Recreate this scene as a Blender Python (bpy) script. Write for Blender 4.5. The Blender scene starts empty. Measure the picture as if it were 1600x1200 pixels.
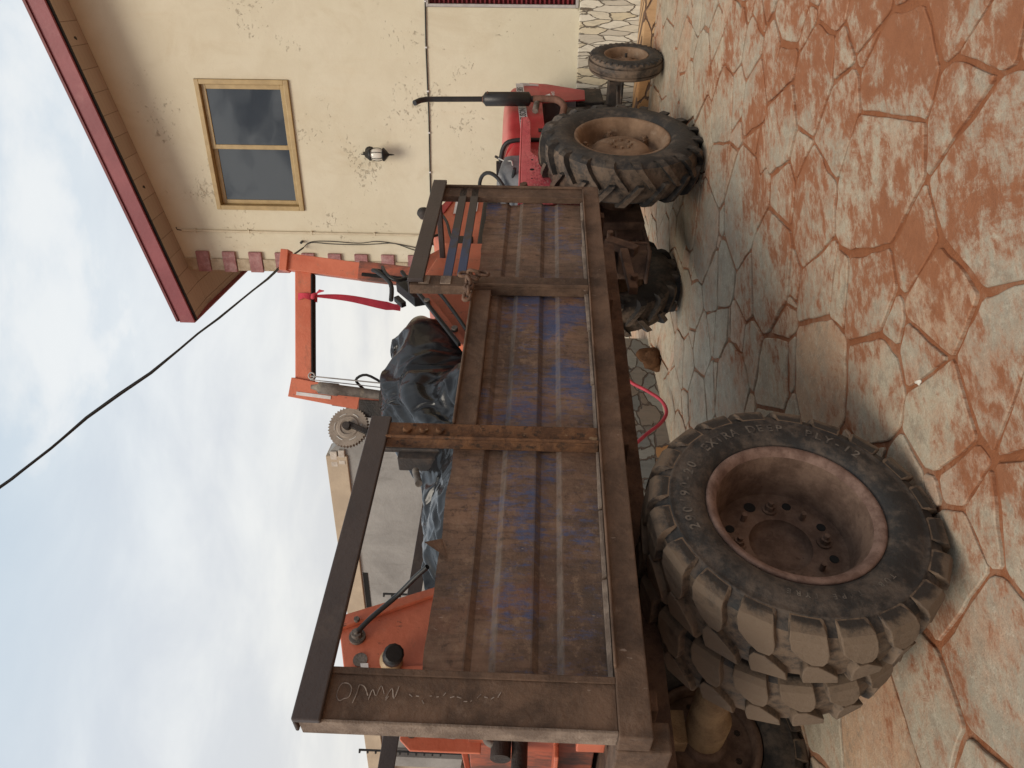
import bpy, bmesh, math, random
from mathutils import Vector, Matrix, noise, Euler
R = math.radians
rnd = random.Random(7)
scene = bpy.context.scene
col = scene.collection

# ------------------------------------------------------------------ camera, light, exposure
EYE = 1.4
PITCH, ROLL = R(1.8), R(1.5)
fwd = Vector((0, math.cos(PITCH), math.sin(PITCH)))
up0 = Vector((0, -math.sin(PITCH), math.cos(PITCH)))
rt0 = Vector((1, 0, 0))
rt = rt0 * math.cos(ROLL) + up0 * math.sin(ROLL)
up = up0 * math.cos(ROLL) - rt0 * math.sin(ROLL)
cam = bpy.data.cameras.new('camera')
camo = bpy.data.objects.new('camera', cam)
col.objects.link(camo)
m = Matrix((-up, rt, -fwd)).transposed().to_4x4()      # the phone was held sideways: the photo lies on its side
m.translation = Vector((0, 0, EYE))
camo.matrix_world = m
cam.sensor_fit = 'HORIZONTAL'; cam.sensor_width = 36; cam.lens = 1150 / 1600 * 36
cam.clip_end = 2000; cam.clip_start = 0.05
scene.camera = camo

SUN_AZ, SUN_EL = R(-152), R(48)
world = bpy.data.worlds.new("World"); scene.world = world; world.use_nodes = True
wn = world.node_tree; wn.nodes.clear()
sun = bpy.data.lights.new('sun', 'SUN'); sun.energy = 1.5; sun.angle = R(30); sun.color = (1, .9, .76)
suno = bpy.data.objects.new('sun', sun); col.objects.link(suno)
sd = Vector((math.sin(SUN_AZ) * math.cos(SUN_EL), math.cos(SUN_AZ) * math.cos(SUN_EL), math.sin(SUN_EL)))
suno.rotation_euler = (-sd).to_track_quat('-Z', 'Y').to_euler()
suno.location = sd * 30
scene.view_settings.view_transform = 'Standard'
scene.view_settings.look = 'None'
scene.view_settings.exposure = 0.72
scene.view_settings.gamma = 1.0
scene.view_settings.use_curve_mapping = False
try:
    scene.cycles.max_bounces = 6; scene.cycles.diffuse_bounces = 3; scene.cycles.use_denoising = True
except Exception:
    pass


# ------------------------------------------------------------------ node helper
class G:
    def __init__(s, tree): s.t = tree
    def n(s, typ, ins=None, out=0, **props):
        nd = s.t.nodes.new(typ)
        for k, v in props.items(): setattr(nd, k, v)
        for k, v in (ins or {}).items():
            sock = nd.inputs[k]
            if isinstance(v, bpy.types.NodeSocket): s.t.links.new(v, sock)
            elif isinstance(v, bpy.types.Node): s.t.links.new(v.outputs[0], sock)
            else: sock.default_value = v
        return nd.outputs[out] if out is not None else nd
    def noise(s, vec, scale, detail=4, rough=.6, dist=0.0, color=False):
        return s.n('ShaderNodeTexNoise', {'Vector': vec, 'Scale': scale, 'Detail': detail, 'Roughness': rough, 'Distortion': dist}, 1 if color else 0)
    def ramp(s, f, a, b, lo=0.0, hi=1.0):
        return s.n('ShaderNodeMapRange', {0: f, 1: a, 2: b, 3: lo, 4: hi}, interpolation_type='SMOOTHSTEP')
    def mix(s, f, a, b, mode='MIX'):
        nd = s.t.nodes.new('ShaderNodeMix'); nd.data_type = 'RGBA'; nd.blend_type = mode
        for k, v in ((0, f), (6, a), (7, b)):
            if isinstance(v, bpy.types.NodeSocket): s.t.links.new(v, nd.inputs[k])
            elif k == 0: nd.inputs[k].default_value = v
            else: nd.inputs[k].default_value = (*v[:3], 1)
        return nd.outputs[2]
    def math(s, op, a, b=0.0):
        return s.n('ShaderNodeMath', {0: a, 1: b}, operation=op)
    def coord(s, which='Object'):
        return s.n('ShaderNodeTexCoord', out=None).outputs[which]
    def scale(s, v, sc, loc=(0, 0, 0), rot=(0, 0, 0)):
        return s.n('ShaderNodeMapping', {'Vector': v, 'Scale': sc, 'Location': loc, 'Rotation': rot})
    def sep(s, v): return s.n('ShaderNodeSeparateXYZ', {0: v}, None).outputs
    def comb(s, x, y, z): return s.n('ShaderNodeCombineXYZ', {0: x, 1: y, 2: z})
    def bump(s, h, dist=.01, strength=1.0, nrm=None):
        ins = {'Height': h, 'Distance': dist, 'Strength': strength}
        if nrm is not None: ins['Normal'] = nrm
        return s.n('ShaderNodeBump', ins)
    def finish(s, color, rough=.7, normal=None, metal=0.0, spec=.5, coat=0.0):
        ins = {'Base Color': color if isinstance(color, bpy.types.NodeSocket) else (*color, 1), 'Roughness': rough, 'Metallic': metal, 'Specular IOR Level': spec, 'Coat Weight': coat}
        if normal is not None: ins['Normal'] = normal
        b = s.n('ShaderNodeBsdfPrincipled', ins)
        s.n('ShaderNodeOutputMaterial', {'Surface': b}, None)


def mat(name):
    m = bpy.data.materials.new(name); m.use_nodes = True; m.node_tree.nodes.clear()
    return m, G(m.node_tree)


# ------------------------------------------------------------------ sky: overcast over the physical sky
g = G(wn)
d = g.coord('Generated')
sky = g.n('ShaderNodeTexSky', sky_type='NISHITA', sun_disc=False, sun_elevation=SUN_EL, sun_rotation=SUN_AZ, air_density=1.0, dust_density=2.0)
x, y, z = g.sep(d)
zc = g.math('MAXIMUM', z, 0.03)
inv = g.math('DIVIDE', 1.0, g.math('ADD', zc, 0.22))
cv = g.comb(g.math('MULTIPLY', x, inv), g.math('MULTIPLY', y, inv), 0.0)
n1 = g.noise(g.scale(cv, (1.5, 2.2, 1), rot=(0, 0, R(-20))), 1.5, 7, .58, .35)
n2 = g.noise(g.scale(cv, (1, 1.6, 1), (3, 7, 0)), .7, 3, .5, .2)
dens = g.math('ADD', g.math('MULTIPLY', n1, .65), g.math('MULTIPLY', n2, .5))
shade = g.ramp(dens, .42, .70)
warm = g.ramp(z, .05, .50, 1.0, 0.0)
lite = g.mix(warm, (6.8, 7.05, 7.2), (7.2, 6.95, 6.4))
dark = g.mix(warm, (5.5, 5.85, 6.3), (6.0, 5.9, 5.7))
cloud = g.mix(shade, dark, lite)
blue = g.mix(.2, (5.0, 6.2, 7.1), sky)
cover = g.math('MAXIMUM', g.ramp(z, .40, .72, 1.0, .1), g.ramp(dens, .48, .68))
skyc = g.mix(cover, blue, cloud)
storm = g.math('MULTIPLY', g.ramp(y, -.05, -.30), g.ramp(g.noise(g.scale(d, (3, 3, 6)), 3.2, 6, .55, .6), .42, .58, .1, 1.0))   # darker cloud bank behind the photographer
skyc = g.mix(g.math('MULTIPLY', storm, .9), skyc, (1.5, 1.75, 2.2))
bg = g.n('ShaderNodeBackground', {'Color': skyc, 'Strength': .076})
g.n('ShaderNodeOutputWorld', {'Surface': bg}, None)


# ------------------------------------------------------------------ materials
def noisy(name, base, dark, scale=4, rough=.75, bump=.004, spec=.4, dust=None, dust_amt=.5, detail=6):
    m, g = mat(name); o = g.coord()
    a = g.noise(o, scale, detail, .65)
    c = g.mix(g.ramp(a, .32, .7), dark, base)
    if dust:
        b = g.noise(g.scale(o, (1, 1, 1), (5, 3, 1)), scale * .6, 8, .7)
        c = g.mix(g.ramp(b, .62 - dust_amt * .3, .78 - dust_amt * .1), c, dust)
    h = g.noise(o, scale * 12, 4, .6)
    g.finish(c, rough, g.bump(h, bump), spec=spec)
    return m


M = {}
# rusty side sheet with remains of blue paint
m, g = mat('rusty_blue_sheet'); o = g.coord()
a = g.noise(o, 2.2, 8, .7, .4)
rust = g.mix(g.ramp(a, .34, .68), (.095, .060, .042), (.245, .145, .094))
fine = g.noise(g.scale(o, (26, 26, 5)), 1.5, 6, .7)
rust = g.mix(g.ramp(fine, .42, .70, 0, .8), rust, (.085, .058, .043))
mott = g.noise(g.scale(o, (1, 1, 1), (5, 5, 5)), 24, 7, .78)
rust = g.mix(g.ramp(mott, .52, .64, 0, .6), rust, (.25, .165, .11))
rust = g.mix(g.ramp(mott, .46, .36, 0, .6), rust, (.045, .030, .023))
red = g.noise(g.scale(o, (1, 1, .7), (9, 2, 4)), 2.6, 5, .6)
rust = g.mix(g.ramp(red, .56, .72, 0, .6), rust, (.17, .075, .045))
big = g.noise(g.scale(o, (1.1, 1.1, 1.4), (3.1, 0, .4)), 1.55, 3, .5)
stk = g.noise(g.scale(o, (30, 30, 7)), 1.3, 7, .75)
big2 = g.noise(g.scale(o, (1, 1, 1.3), (7.7, 0, 2.4)), 4.2, 4, .6)
px_ = g.sep(o)[0]
nearpost = g.math('MAXIMUM', g.ramp(g.math('ABSOLUTE', g.math('SUBTRACT', px_, 1.22)), .0, .45, .05, 0), g.ramp(g.math('ABSOLUTE', g.math('SUBTRACT', px_, .52)), .0, .4, .04, 0))
bm_ = g.math('ADD', g.math('ADD', g.math('ADD', g.math('MULTIPLY', big, .55), g.math('MULTIPLY', big2, .42)), nearpost), g.math('ADD', g.math('MULTIPLY', stk, .42), g.math('MULTIPLY', g.noise(g.scale(o, (60, 60, 22)), 1.5, 6, .78), .42)))
blu = g.mix(g.noise(o, 9, 4), (.030, .062, .16), (.058, .108, .24))
rust = g.mix(g.ramp(bm_, .925, 1.08, 0, .75), rust, blu)
grey = g.noise(g.scale(o, (2, 2, 1), (1, 8, 2)), 1.7, 6, .7)
rust = g.mix(g.ramp(grey, .52, .75, 0, .35), rust, (.12, .108, .098))
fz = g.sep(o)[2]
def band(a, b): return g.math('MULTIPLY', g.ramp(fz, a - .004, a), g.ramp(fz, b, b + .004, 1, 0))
fold_lit = g.math('MULTIPLY', g.math('MAXIMUM', band(1.299, 1.315), band(1.491, 1.507)), g.ramp(g.noise(g.scale(o, (6, 6, 30)), 2.0, 6, .7), .36, .6, .15, .85))  # pale worn lines that also paint sky light onto the upward rib folds
rust = g.mix(g.math('MULTIPLY', fold_lit, .6), rust, (.19, .16, .135))
fold_shade = g.math('MULTIPLY', g.math('MAXIMUM', band(1.372, 1.392), band(1.560, 1.580)), .35)  # shade painted along the downward-facing rib folds
rust = g.mix(fold_shade, rust, (.055, .042, .036))
scr = g.noise(g.scale(o, (70, 70, 22), rot=(.3, .5, 0)), 1.2, 3, .5)
rust = g.mix(g.ramp(scr, .72, .78, 0, .7), rust, (.36, .29, .24))
g.finish(rust, g.ramp(fine, .3, .7, .55, .85), g.bump(g.noise(o, 60, 5, .7), .003), spec=.35)
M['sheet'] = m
# rusty structural steel
m, g = mat('rusty_brown_steel'); o = g.coord()
a = g.noise(o, 5, 8, .7, .3)
c = g.mix(g.ramp(a, .32, .7), (.065, .042, .030), (.18, .112, .075))
b = g.noise(g.scale(o, (1, 1, 1), (4, 1, 2)), 14, 6, .7)
c = g.mix(g.ramp(b, .55, .75, 0, .55), c, (.22, .155, .115))
scr = g.noise(g.scale(o, (60, 60, 20)), 1.2, 3, .5)
c = g.mix(g.ramp(scr, .71, .77, 0, .7), c, (.34, .27, .22))
g.finish(c, .78, g.bump(g.math('ADD', g.noise(o, 40, 6, .7), g.math('MULTIPLY', a, .6)), .006), spec=.3)
M['steel'] = m
m, g = mat('flaking_orange_rust'); o = g.coord()
a = g.noise(o, 11, 8, .75, .4)
c = g.mix(g.ramp(a, .36, .66), (.085, .045, .028), (.21, .105, .052))
b = g.noise(g.scale(o, (1, 1, 1), (2, 1, 8)), 26, 5, .7)
c = g.mix(g.ramp(b, .52, .66), c, (.055, .036, .026))
c = g.mix(g.ramp(g.noise(g.scale(o, (1, 1, .6), (7, 7, 7)), 17, 4), .64, .7, 0, .8), c, (.34, .24, .14))
g.finish(c, .85, g.bump(a, .012), spec=.25)
M['flake'] = m
M['rail'] = noisy('dark_brown_painted_steel', (.062, .045, .040), (.046, .033, .030), 6, .5, .0015, .5, (.10, .075, .06), .25)
M['post_lit'] = noisy('lit_worn_tan_steel_edge', (.30, .235, .185), (.15, .11, .085), 14, .8, .004, .3)  # pale steel copy: light on the rear post flange put into its colour
m, g = mat('dark_painted_bar'); o = g.coord()
a = g.noise(g.scale(o, (3, 3, 3), (1.6, 0, 0)), 1.4, 6, .7)
px = g.sep(o)[0]
bl = g.math('ADD', a, g.ramp(px, 1.25, 2.2, .22, -.2))
c = g.mix(g.ramp(bl, .5, .68), (.045, .036, .034), (.03, .055, .13))
g.finish(c, .5, g.bump(g.noise(o, 60, 3), .001), spec=.5)
M['bar'] = m
m, g = mat('orange_machine_paint'); o = g.coord()
a = g.noise(o, 3, 6, .65)
c = g.mix(g.ramp(a, .3, .72), (.50, .115, .055), (.64, .185, .10))
b = g.noise(g.scale(o, (1, 1, 2.4), (6, 2, 2)), 5, 8, .72)
c = g.mix(g.ramp(b, .54, .72, 0, .65), c, (.26, .105, .06))
gr_ = g.noise(g.scale(o, (1, 1, 1), (2, 9, 5)), 9, 8, .78)
c = g.mix(g.ramp(gr_, .56, .70, 0, .55), c, (.33, .16, .10))
s_ = g.noise(g.scale(o, (1, 1, .3)), 45, 4, .7)
c = g.mix(g.ramp(s_, .62, .70, 0, .8), c, (.085, .045, .032))
g.finish(c, g.ramp(a, .3, .7, .38, .6), g.bump(g.noise(o, 45, 3), .0015), spec=.45)
M['orange'] = m
m, g = mat('sooty_orange_paint'); o = g.coord()
a = g.noise(g.scale(o, (2, 2, .8)), 4, 7, .7)
c = g.mix(g.ramp(a, .36, .6), (.08, .04, .03), (.40, .10, .05))
g.finish(c, .6, g.bump(a, .002))
M['sooty'] = m
m, g = mat('faded_red_tractor_paint'); o = g.coord()
a = g.noise(o, 3.5, 6, .65)
c = g.mix(g.ramp(a, .3, .72), (.33, .018, .022), (.47, .045, .05))
b = g.noise(g.scale(o, (1, 1, 1), (3, 2, 2)), 7, 8, .72)
c = g.mix(g.ramp(b, .56, .8, 0, .55), c, (.42, .19, .14))
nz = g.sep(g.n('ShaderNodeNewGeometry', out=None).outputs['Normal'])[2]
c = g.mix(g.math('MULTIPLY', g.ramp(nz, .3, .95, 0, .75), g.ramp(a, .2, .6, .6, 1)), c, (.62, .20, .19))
g.finish(c, .42, g.bump(g.noise(o, 40, 3), .001), spec=.45)
M['red'] = m
m, g = mat('scuffed_pink_red_fender'); o = g.coord()
a = g.noise(o, 3.5, 6, .65)
c = g.mix(g.ramp(a, .3, .72), (.58, .085, .11), (.70, .16, .17))
scr = g.noise(g.scale(o, (30, 30, 75), rot=(0, .7, 0)), 1.1, 4, .65)
zz = g.sep(o)[2]
sm = g.math('MULTIPLY', g.ramp(scr, .5, .64), g.ramp(zz, 1.28, 1.46, 1, 0))
c = g.mix(sm, c, (.33, .035, .045))
sm2 = g.math('MULTIPLY', g.ramp(g.noise(g.scale(o, (25, 25, 80), (3, 1, 1), rot=(0, .7, 0)), 1.0, 4, .65), .6, .66), g.ramp(zz, 1.25, 1.42, 1, 0))
c = g.mix(sm2, c, (.60, .42, .36))
g.finish(c, .45, g.bump(g.noise(o, 40, 3), .001), spec=.45)
M['fender'] = m


def rubber(name, base, dust, amt, dscale=7, rad=None):
    m, g = mat(name); o = g.coord()
    a = g.noise(o, dscale, 8, .7, .3)
    b = g.noise(g.scale(o, (1, 1, 1), (3, 8, 1)), dscale * 5, 5, .7)
    f = g.math('ADD', g.math('MULTIPLY', a, .75), g.math('MULTIPLY', b, .3))
    if rad:
        sx_, sy_, sz_ = g.sep(o)
        r_ = g.math('SQRT', g.math('ADD', g.math('MULTIPLY', sx_, sx_), g.math('MULTIPLY', sz_, sz_)))
        f = g.math('ADD', f, g.ramp(r_, rad[0], rad[1], -.16, .10))
    c = g.mix(g.ramp(f, .64 - amt * .42, .80 - amt * .34), base, dust)
    c = g.mix(g.ramp(g.noise(o, dscale * 9, 4, .6), .66, .74, 0, .5), c, tuple(q * .45 for q in dust))
    h = g.math('ADD', g.noise(o, 50, 5, .7), g.math('MULTIPLY', g.noise(o, 14, 4), .8))
    g.finish(c, g.ramp(f, .4, .7, .55, .9), g.bump(h, .004), spec=.35)
    return m


M['rubber'] = rubber('dusty_black_rubber', (.022, .021, .0205), (.098, .076, .060), .46)
M['tread'] = rubber('mud_caked_tread', (.030, .026, .023), (.155, .112, .078), .56, 6, (.415, .478))
M['groove'] = rubber('muddy_tread_groove', (.030, .025, .022), (.16, .112, .076), .6, 9)
M['tractor_rubber'] = rubber('grey_black_tractor_rubber', (.027, .026, .026), (.115, .092, .073), .4, 5)
M['tractor_tread'] = rubber('muddy_tractor_tread', (.035, .029, .025), (.17, .122, .088), .55, 5)
M['letter'] = noisy('dusty_tyre_lettering', (.17, .145, .12), (.055, .046, .04), 30, .9, .001)
m, g = mat('rusty_dusty_rim'); o = g.coord()
a = g.noise(o, 9, 8, .7)
c = g.mix(g.ramp(a, .32, .7), (.09, .055, .040), (.195, .128, .094))
c = g.mix(g.ramp(g.noise(g.scale(o, (1, 1, 1), (4, 2, 1)), 38, 4, .7), .60, .72, 0, .6), c, (.06, .035, .026))
g.finish(c, .88, g.bump(g.noise(o, 60, 5, .7), .004), spec=.2)
M['rim'] = m
m, g = mat('pinkish_rust_rim_flange'); o = g.coord()
a = g.noise(o, 14, 7, .7)
c = g.mix(g.ramp(a, .34, .66), (.12, .07, .053), (.24, .155, .122))
c = g.mix(g.ramp(g.noise(o, 60, 4, .7), .6, .7, 0, .6), c, (.09, .05, .04))
g.finish(c, .8, g.bump(g.noise(o, 80, 4), .003), spec=.3)
M['flange'] = m
M['mudrim'] = noisy('mud_brown_tractor_rim', (.30, .195, .125), (.17, .105, .066), 6, .85, .003, .25, (.34, .26, .19), .35)
M['black'] = noisy('black_iron', (.016, .015, .015), (.009, .009, .009), 20, .5, .001)
M['exhaust'] = noisy('sooty_black_exhaust', (.020, .018, .017), (.011, .010, .010), 9, .42, .001, .5, (.10, .05, .035), .1)
M['exrust'] = noisy('rusty_exhaust_manifold', (.20, .10, .07), (.10, .05, .035), 12, .8, .003)
M['hose'] = noisy('black_rubber_hose', (.02, .019, .018), (.012, .012, .012), 30, .45, .0005)
M['grease'] = noisy('greasy_dark_iron', (.048, .036, .030), (.018, .016, .015), 9, .6, .004, .4, (.13, .085, .06), .35)
M['mudiron'] = noisy('mud_covered_iron', (.155, .092, .062), (.065, .04, .03), 7, .9, .006, .2)
M['clay'] = noisy('clay_covered_axle', (.40, .27, .15), (.22, .14, .08), 9, .9, .008, .2)
M['cyl'] = noisy('dirty_grey_cylinder', (.20, .17, .145), (.08, .066, .056), 12, .6, .003, .4, (.33, .28, .2), .15)
M['chrome'] = noisy('dull_bright_metal', (.5, .48, .45), (.3, .28, .26), 12, .35, .0005)
M['disc'] = noisy('worn_tan_fibre_disc', (.36, .30, .245), (.25, .205, .165), 14, .7, .002, .3)
M['beige'] = noisy('slot_light_rubber', (.62, .60, .56), (.5, .48, .45), 10, .7, .001)
M['brass'] = noisy('dull_brass_ring', (.42, .29, .15), (.25, .16, .09), 12, .4, .001)
M['white'] = noisy('white_sticker', (.75, .73, .72), (.6, .58, .56), 12, .6, .0003)
M['decal'] = noisy('silver_decal', (.62, .60, .60), (.5, .48, .48), 12, .5, .0003)
M['ink'] = noisy('black_print', (.02, .02, .022), (.012, .012, .012), 12, .5, .0003)
M['greyplastic'] = noisy('faded_grey_plastic', (.16, .165, .175), (.085, .088, .095), 4, .6, .001, .4, (.32, .31, .31), .2)
M['ribbon'] = noisy('red_cloth_ribbon', (.60, .055, .085), (.45, .035, .06), 8, .8, .002)
M['chalk'] = noisy('chalk_marks', (.42, .36, .31), (.16, .12, .1), 45, .95, .0005)
M['chain'] = noisy('rusty_chain_iron', (.22, .13, .085), (.09, .052, .036), 20, .85, .004)
# black plastic sheet
m, g = mat('black_plastic_sheet'); o = g.coord()
v = g.n('ShaderNodeTexVoronoi', {'Vector': g.mix(.12, g.scale(o, (1, 1, 1)), g.noise(o, 6, 3, color=True)), 'Scale': 9.0}, feature='DISTANCE_TO_EDGE')
h = g.math('ADD', g.math('MULTIPLY', g.noise(g.scale(o, (1, 1, .6)), 7, 4, .55, 1.4), .9), g.math('MULTIPLY', g.ramp(v, 0, .22), .35))
g.finish(g.mix(g.noise(o, 3, 3), (.006, .006, .007), (.012, .012, .013)), .26, g.bump(h, .003, .5), spec=.4)
M['plastic'] = m
# crazy paving: the stones are real slabs (their id sits in an attribute), mortar between them, red dust over both
def dust_over(g, o, pc, extra=None):
    sx, sy, sz = g.sep(o)
    p = g.scale(g.comb(sx, sy, 0.0), (1.0, 1.2, 1), rot=(0, 0, R(38)))
    dx = g.math('DIVIDE', g.math('SUBTRACT', sx, 1.9), 2.9); dy = g.math('DIVIDE', g.math('SUBTRACT', sy, -.75), 1.35)
    rr = g.math('SQRT', g.math('ADD', g.math('MULTIPLY', dx, dx), g.math('MULTIPLY', dy, dy)))
    core = g.ramp(rr, .1, 1.7, .115, .005)
    lo = g.noise(p, 1.5, 9, .74, .5)
    hi = g.noise(g.scale(p, (1, 1.7, 1), (4, 4, 0), rot=(0, 0, .5)), 7.5, 9, .78, .3)
    df = g.math('ADD', g.math('ADD', g.math('MULTIPLY', lo, .66), g.math('MULTIPLY', hi, .52)), core)
    if extra is not None: df = g.math('ADD', df, extra)
    dustc = g.mix(g.noise(p, 11, 8, .78), (.20, .066, .027), (.385, .15, .068))
    pc = g.mix(g.ramp(df, .585, .70, 0, .38), pc, (.47, .25, .15))
    pc = g.mix(g.ramp(df, .645, .75, 0, .92), pc, dustc)
    spk = g.noise(o, 85, 3, .6)
    pc = g.mix(g.ramp(spk, .64, .72, 0, .5), pc, (.17, .09, .06))
    return pc, df, p


m, g = mat('paving_flagstone'); o = g.coord()
at = g.n('ShaderNodeAttribute', out=None, attribute_name='stone').outputs['Color']
k = g.sep(at)
sc_ = g.mix(g.ramp(k[0], .25, .5), (.41, .36, .275), (.49, .42, .31))
sc_ = g.mix(g.ramp(k[0], .60, .70), sc_, (.47, .41, .31))
sc_ = g.mix(g.ramp(k[0], .80, .84), sc_, (.52, .36, .26))
sc_ = g.mix(g.ramp(k[0], .90, .94), sc_, (.56, .33, .19))
sc_ = g.mix(g.ramp(k[1], .0, 1, 0, .55), sc_, (.37, .33, .26))
shift = g.n('ShaderNodeVectorMath', {0: o, 1: g.n('ShaderNodeVectorMath', {0: at, 'Scale': 40.0}, operation='SCALE')}, operation='ADD')
lay = g.noise(g.scale(shift, (1, 2.2, 1), rot=(0, 0, .6)), 4.0, 9, .74, .8)
c = g.mix(g.ramp(lay, .42, .70, 0, .65), sc_, (.57, .50, .385))
c = g.mix(g.ramp(g.noise(shift, 3.2, 9, .78), .46, .68, 0, .65), c, (.30, .25, .19))
c = g.mix(g.ramp(g.noise(g.scale(shift, (1, 1, 1), (8, 8, 0)), 2.4, 8, .75), .48, .66, 0, .6), c, (.48, .295, .195))
c = g.mix(g.ramp(g.noise(shift, 11, 9, .8), .50, .62, 0, .55), c, (.245, .20, .15))
c = g.mix(g.ramp(g.noise(g.scale(shift, (1, 1, 1), (3, 1, 0)), 26, 6, .8), .54, .64, 0, .5), c, (.60, .52, .41))
c = g.mix(g.ramp(g.noise(o, 140, 4, .7), .4, .75, 0, .4), c, (.20, .15, .11))
c, df, p = dust_over(g, o, c)
h = g.math('ADD', g.math('MULTIPLY', lay, 1.0), g.math('MULTIPLY', g.noise(o, 38, 7, .78), .55))
g.finish(c, g.ramp(df, .5, .7, .72, .95), g.bump(h, .010), spec=.25)
M['stone'] = m
m, g = mat('paving_mortar'); o = g.coord()
c = g.mix(g.noise(o, 14, 7, .75), (.20, .092, .052), (.40, .20, .115))
c = g.mix(g.ramp(g.noise(o, 5, 6, .7), .5, .66, 0, .6), c, (.30, .22, .16))
c, df, p = dust_over(g, o, c, .06)
h = g.math('ADD', g.noise(o, 22, 7, .78), g.math('MULTIPLY', g.noise(o, 90, 4, .7), .5))
g.finish(c, .95, g.bump(h, .010), spec=.2)
M['mortar'] = m


def stonewall(name, sx_, sz_, cols, joint, orange=.0, jw=.012):
    m, g = mat(name); o = g.coord(); a = g.sep(o)
    p = g.comb(g.math('MULTIPLY', g.math('ADD', a[0], a[1]), sx_), g.math('MULTIPLY', a[2], sz_), 0.0)
    w = g.n('ShaderNodeVectorMath', {0: g.noise(p, 1.4, 3, .6, color=True), 1: (.5, .5, .5)}, operation='SUBTRACT')
    p = g.n('ShaderNodeVectorMath', {0: p, 1: g.n('ShaderNodeVectorMath', {0: w, 'Scale': .45}, operation='SCALE')}, operation='ADD')
    vd = {'Vector': p, 'Scale': 1.0}
    e = g.n('ShaderNodeTexVoronoi', vd, feature='DISTANCE_TO_EDGE')
    c = g.n('ShaderNodeTexVoronoi', vd, 1, feature='F1'); k = g.sep(c)
    mk = g.ramp(e, jw * 2, jw * 5.5)
    s_ = g.mix(g.ramp(k[0], .2, .55), cols[0], cols[1])
    s_ = g.mix(g.ramp(k[1], .5, .95, 0, .8), s_, cols[2])
    if orange: s_ = g.mix(g.math('GREATER_THAN', k[2], 1 - orange), s_, (.50, .27, .12))
    st = g.noise(g.scale(o, (7, 7, 2)), 3, 7, .7)
    s_ = g.mix(g.ramp(st, .45, .75, 0, .5), s_, tuple(q * .55 for q in cols[0]))
    h = g.math('ADD', g.math('ADD', mk, g.math('MULTIPLY', st, .35)), g.math('MULTIPLY', k[1], .6))
    g.finish(g.mix(mk, joint, s_), .8, g.bump(h, .02), spec=.3)
    return m


M['stonebase'] = stonewall('upright_slate_facing', 16, 3.4, ((.54, .49, .40), (.70, .65, .54), (.62, .53, .36)), (.20, .165, .125), .03, .007)
M['kerbstone'] = stonewall('orange_slate_edging', 3.5, 9, ((.50, .30, .15), (.55, .36, .20), (.42, .34, .25)), (.16, .10, .07), .3)
M['slate'] = stonewall('grey_blue_slate_tiles', 3.6, 6.5, ((.22, .23, .22), (.33, .33, .30), (.27, .21, .16)), (.15, .12, .10), .03, .008)
# plaster with peeling spots
m, g = mat('peeling_cream_plaster'); o = g.coord()
a = g.noise(o, .9, 5, .6)
c = g.mix(g.ramp(a, .3, .7), (.64, .58, .435), (.69, .635, .495))
stn = g.noise(g.scale(o, (1, 1, .6), (11, 3, 7)), 1.3, 6, .68, .8)
c = g.mix(g.ramp(stn, .52, .72, 0, .45), c, (.52, .43, .285))
tr_ = g.noise(g.scale(o, (1, 1, 1), (6, 1, 2)), 3.2, 9, .75, .6)
c = g.mix(g.ramp(tr_, .40, .68, 0, .5), c, (.60, .535, .40))
c = g.mix(g.ramp(g.noise(o, 60, 4, .7), .60, .72, 0, .35), c, (.48, .40, .28))
st = g.noise(g.scale(o, (3, 3, .45)), 1.6, 5, .6)
c = g.mix(g.ramp(st, .55, .8, 0, .30), c, (.60, .48, .31))
cl = g.noise(g.scale(o, (1, 1, 1), (2, 5, 3)), 1.7, 3, .55)
fl = g.noise(g.scale(o, (1, 1, 1.2), (1, 1, 1)), 17, 6, .72, .4)
pf = g.math('ADD', g.math('MULTIPLY', cl, .70), g.math('MULTIPLY', fl, 1.0))
peel = g.ramp(pf, 1.05, 1.11)
rim_ = g.math('MULTIPLY', g.ramp(pf, 1.03, 1.07), g.ramp(pf, 1.075, 1.12, 1, 0))
c = g.mix(g.math('MULTIPLY', peel, .75), c, g.mix(fl, (.66, .60, .46), (.52, .42, .28)))
c = g.mix(g.math('MULTIPLY', g.ramp(pf, 1.13, 1.18), .2), c, (.46, .34, .22))
h = g.math('ADD', g.math('MULTIPLY', rim_, 1.0), g.math('ADD', g.math('MULTIPLY', g.noise(o, 26, 5, .7), .45), g.math('MULTIPLY', tr_, .5)))
g.finish(c, .85, g.bump(g.math('SUBTRACT', h, g.math('MULTIPLY', peel, .3)), .003), spec=.25)
M['plaster'] = m
M['quoin_pink'] = noisy('pink_rough_stone', (.56, .29, .28), (.40, .19, .19), 14, .9, .02, .2, (.62, .42, .40), .4)
M['quoin_cream'] = noisy('cream_rough_stone', (.66, .55, .40), (.46, .36, .24), 10, .9, .02, .2)
m, g = mat('timber_soffit_boards'); o = g.coord()
sxx = g.sep(o)
fr = g.math('FRACT', g.math('MULTIPLY', sxx[0], 4.2))
fr2 = g.math('FRACT', g.math('MULTIPLY', sxx[1], 12.0))
ln = g.math('MULTIPLY', g.ramp(fr, .0, .035), g.ramp(fr2, .0, .10, .55, 1))
bd = g.noise(g.scale(g.comb(g.math('FLOOR', g.math('MULTIPLY', sxx[0], 4.2)), 0.0, 0.0), (1, 1, 1)), 3.7, 1)
c = g.mix(g.ramp(bd, .3, .7), (.36, .275, .21), (.43, .33, .26))
c = g.mix(ln, (.17, .11, .08), c)
g.finish(c, .7, g.bump(ln, .006), spec=.3)
M['soffit'] = m
M['maroon'] = noisy('maroon_sheet_fascia', (.27, .065, .075), (.21, .045, .055), 2, .5, .0015, .45, (.33, .12, .12), .15)
M['roof'] = noisy('maroon_roof_sheet', (.2, .05, .05), (.15, .035, .04), 3, .5, .002)
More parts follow.
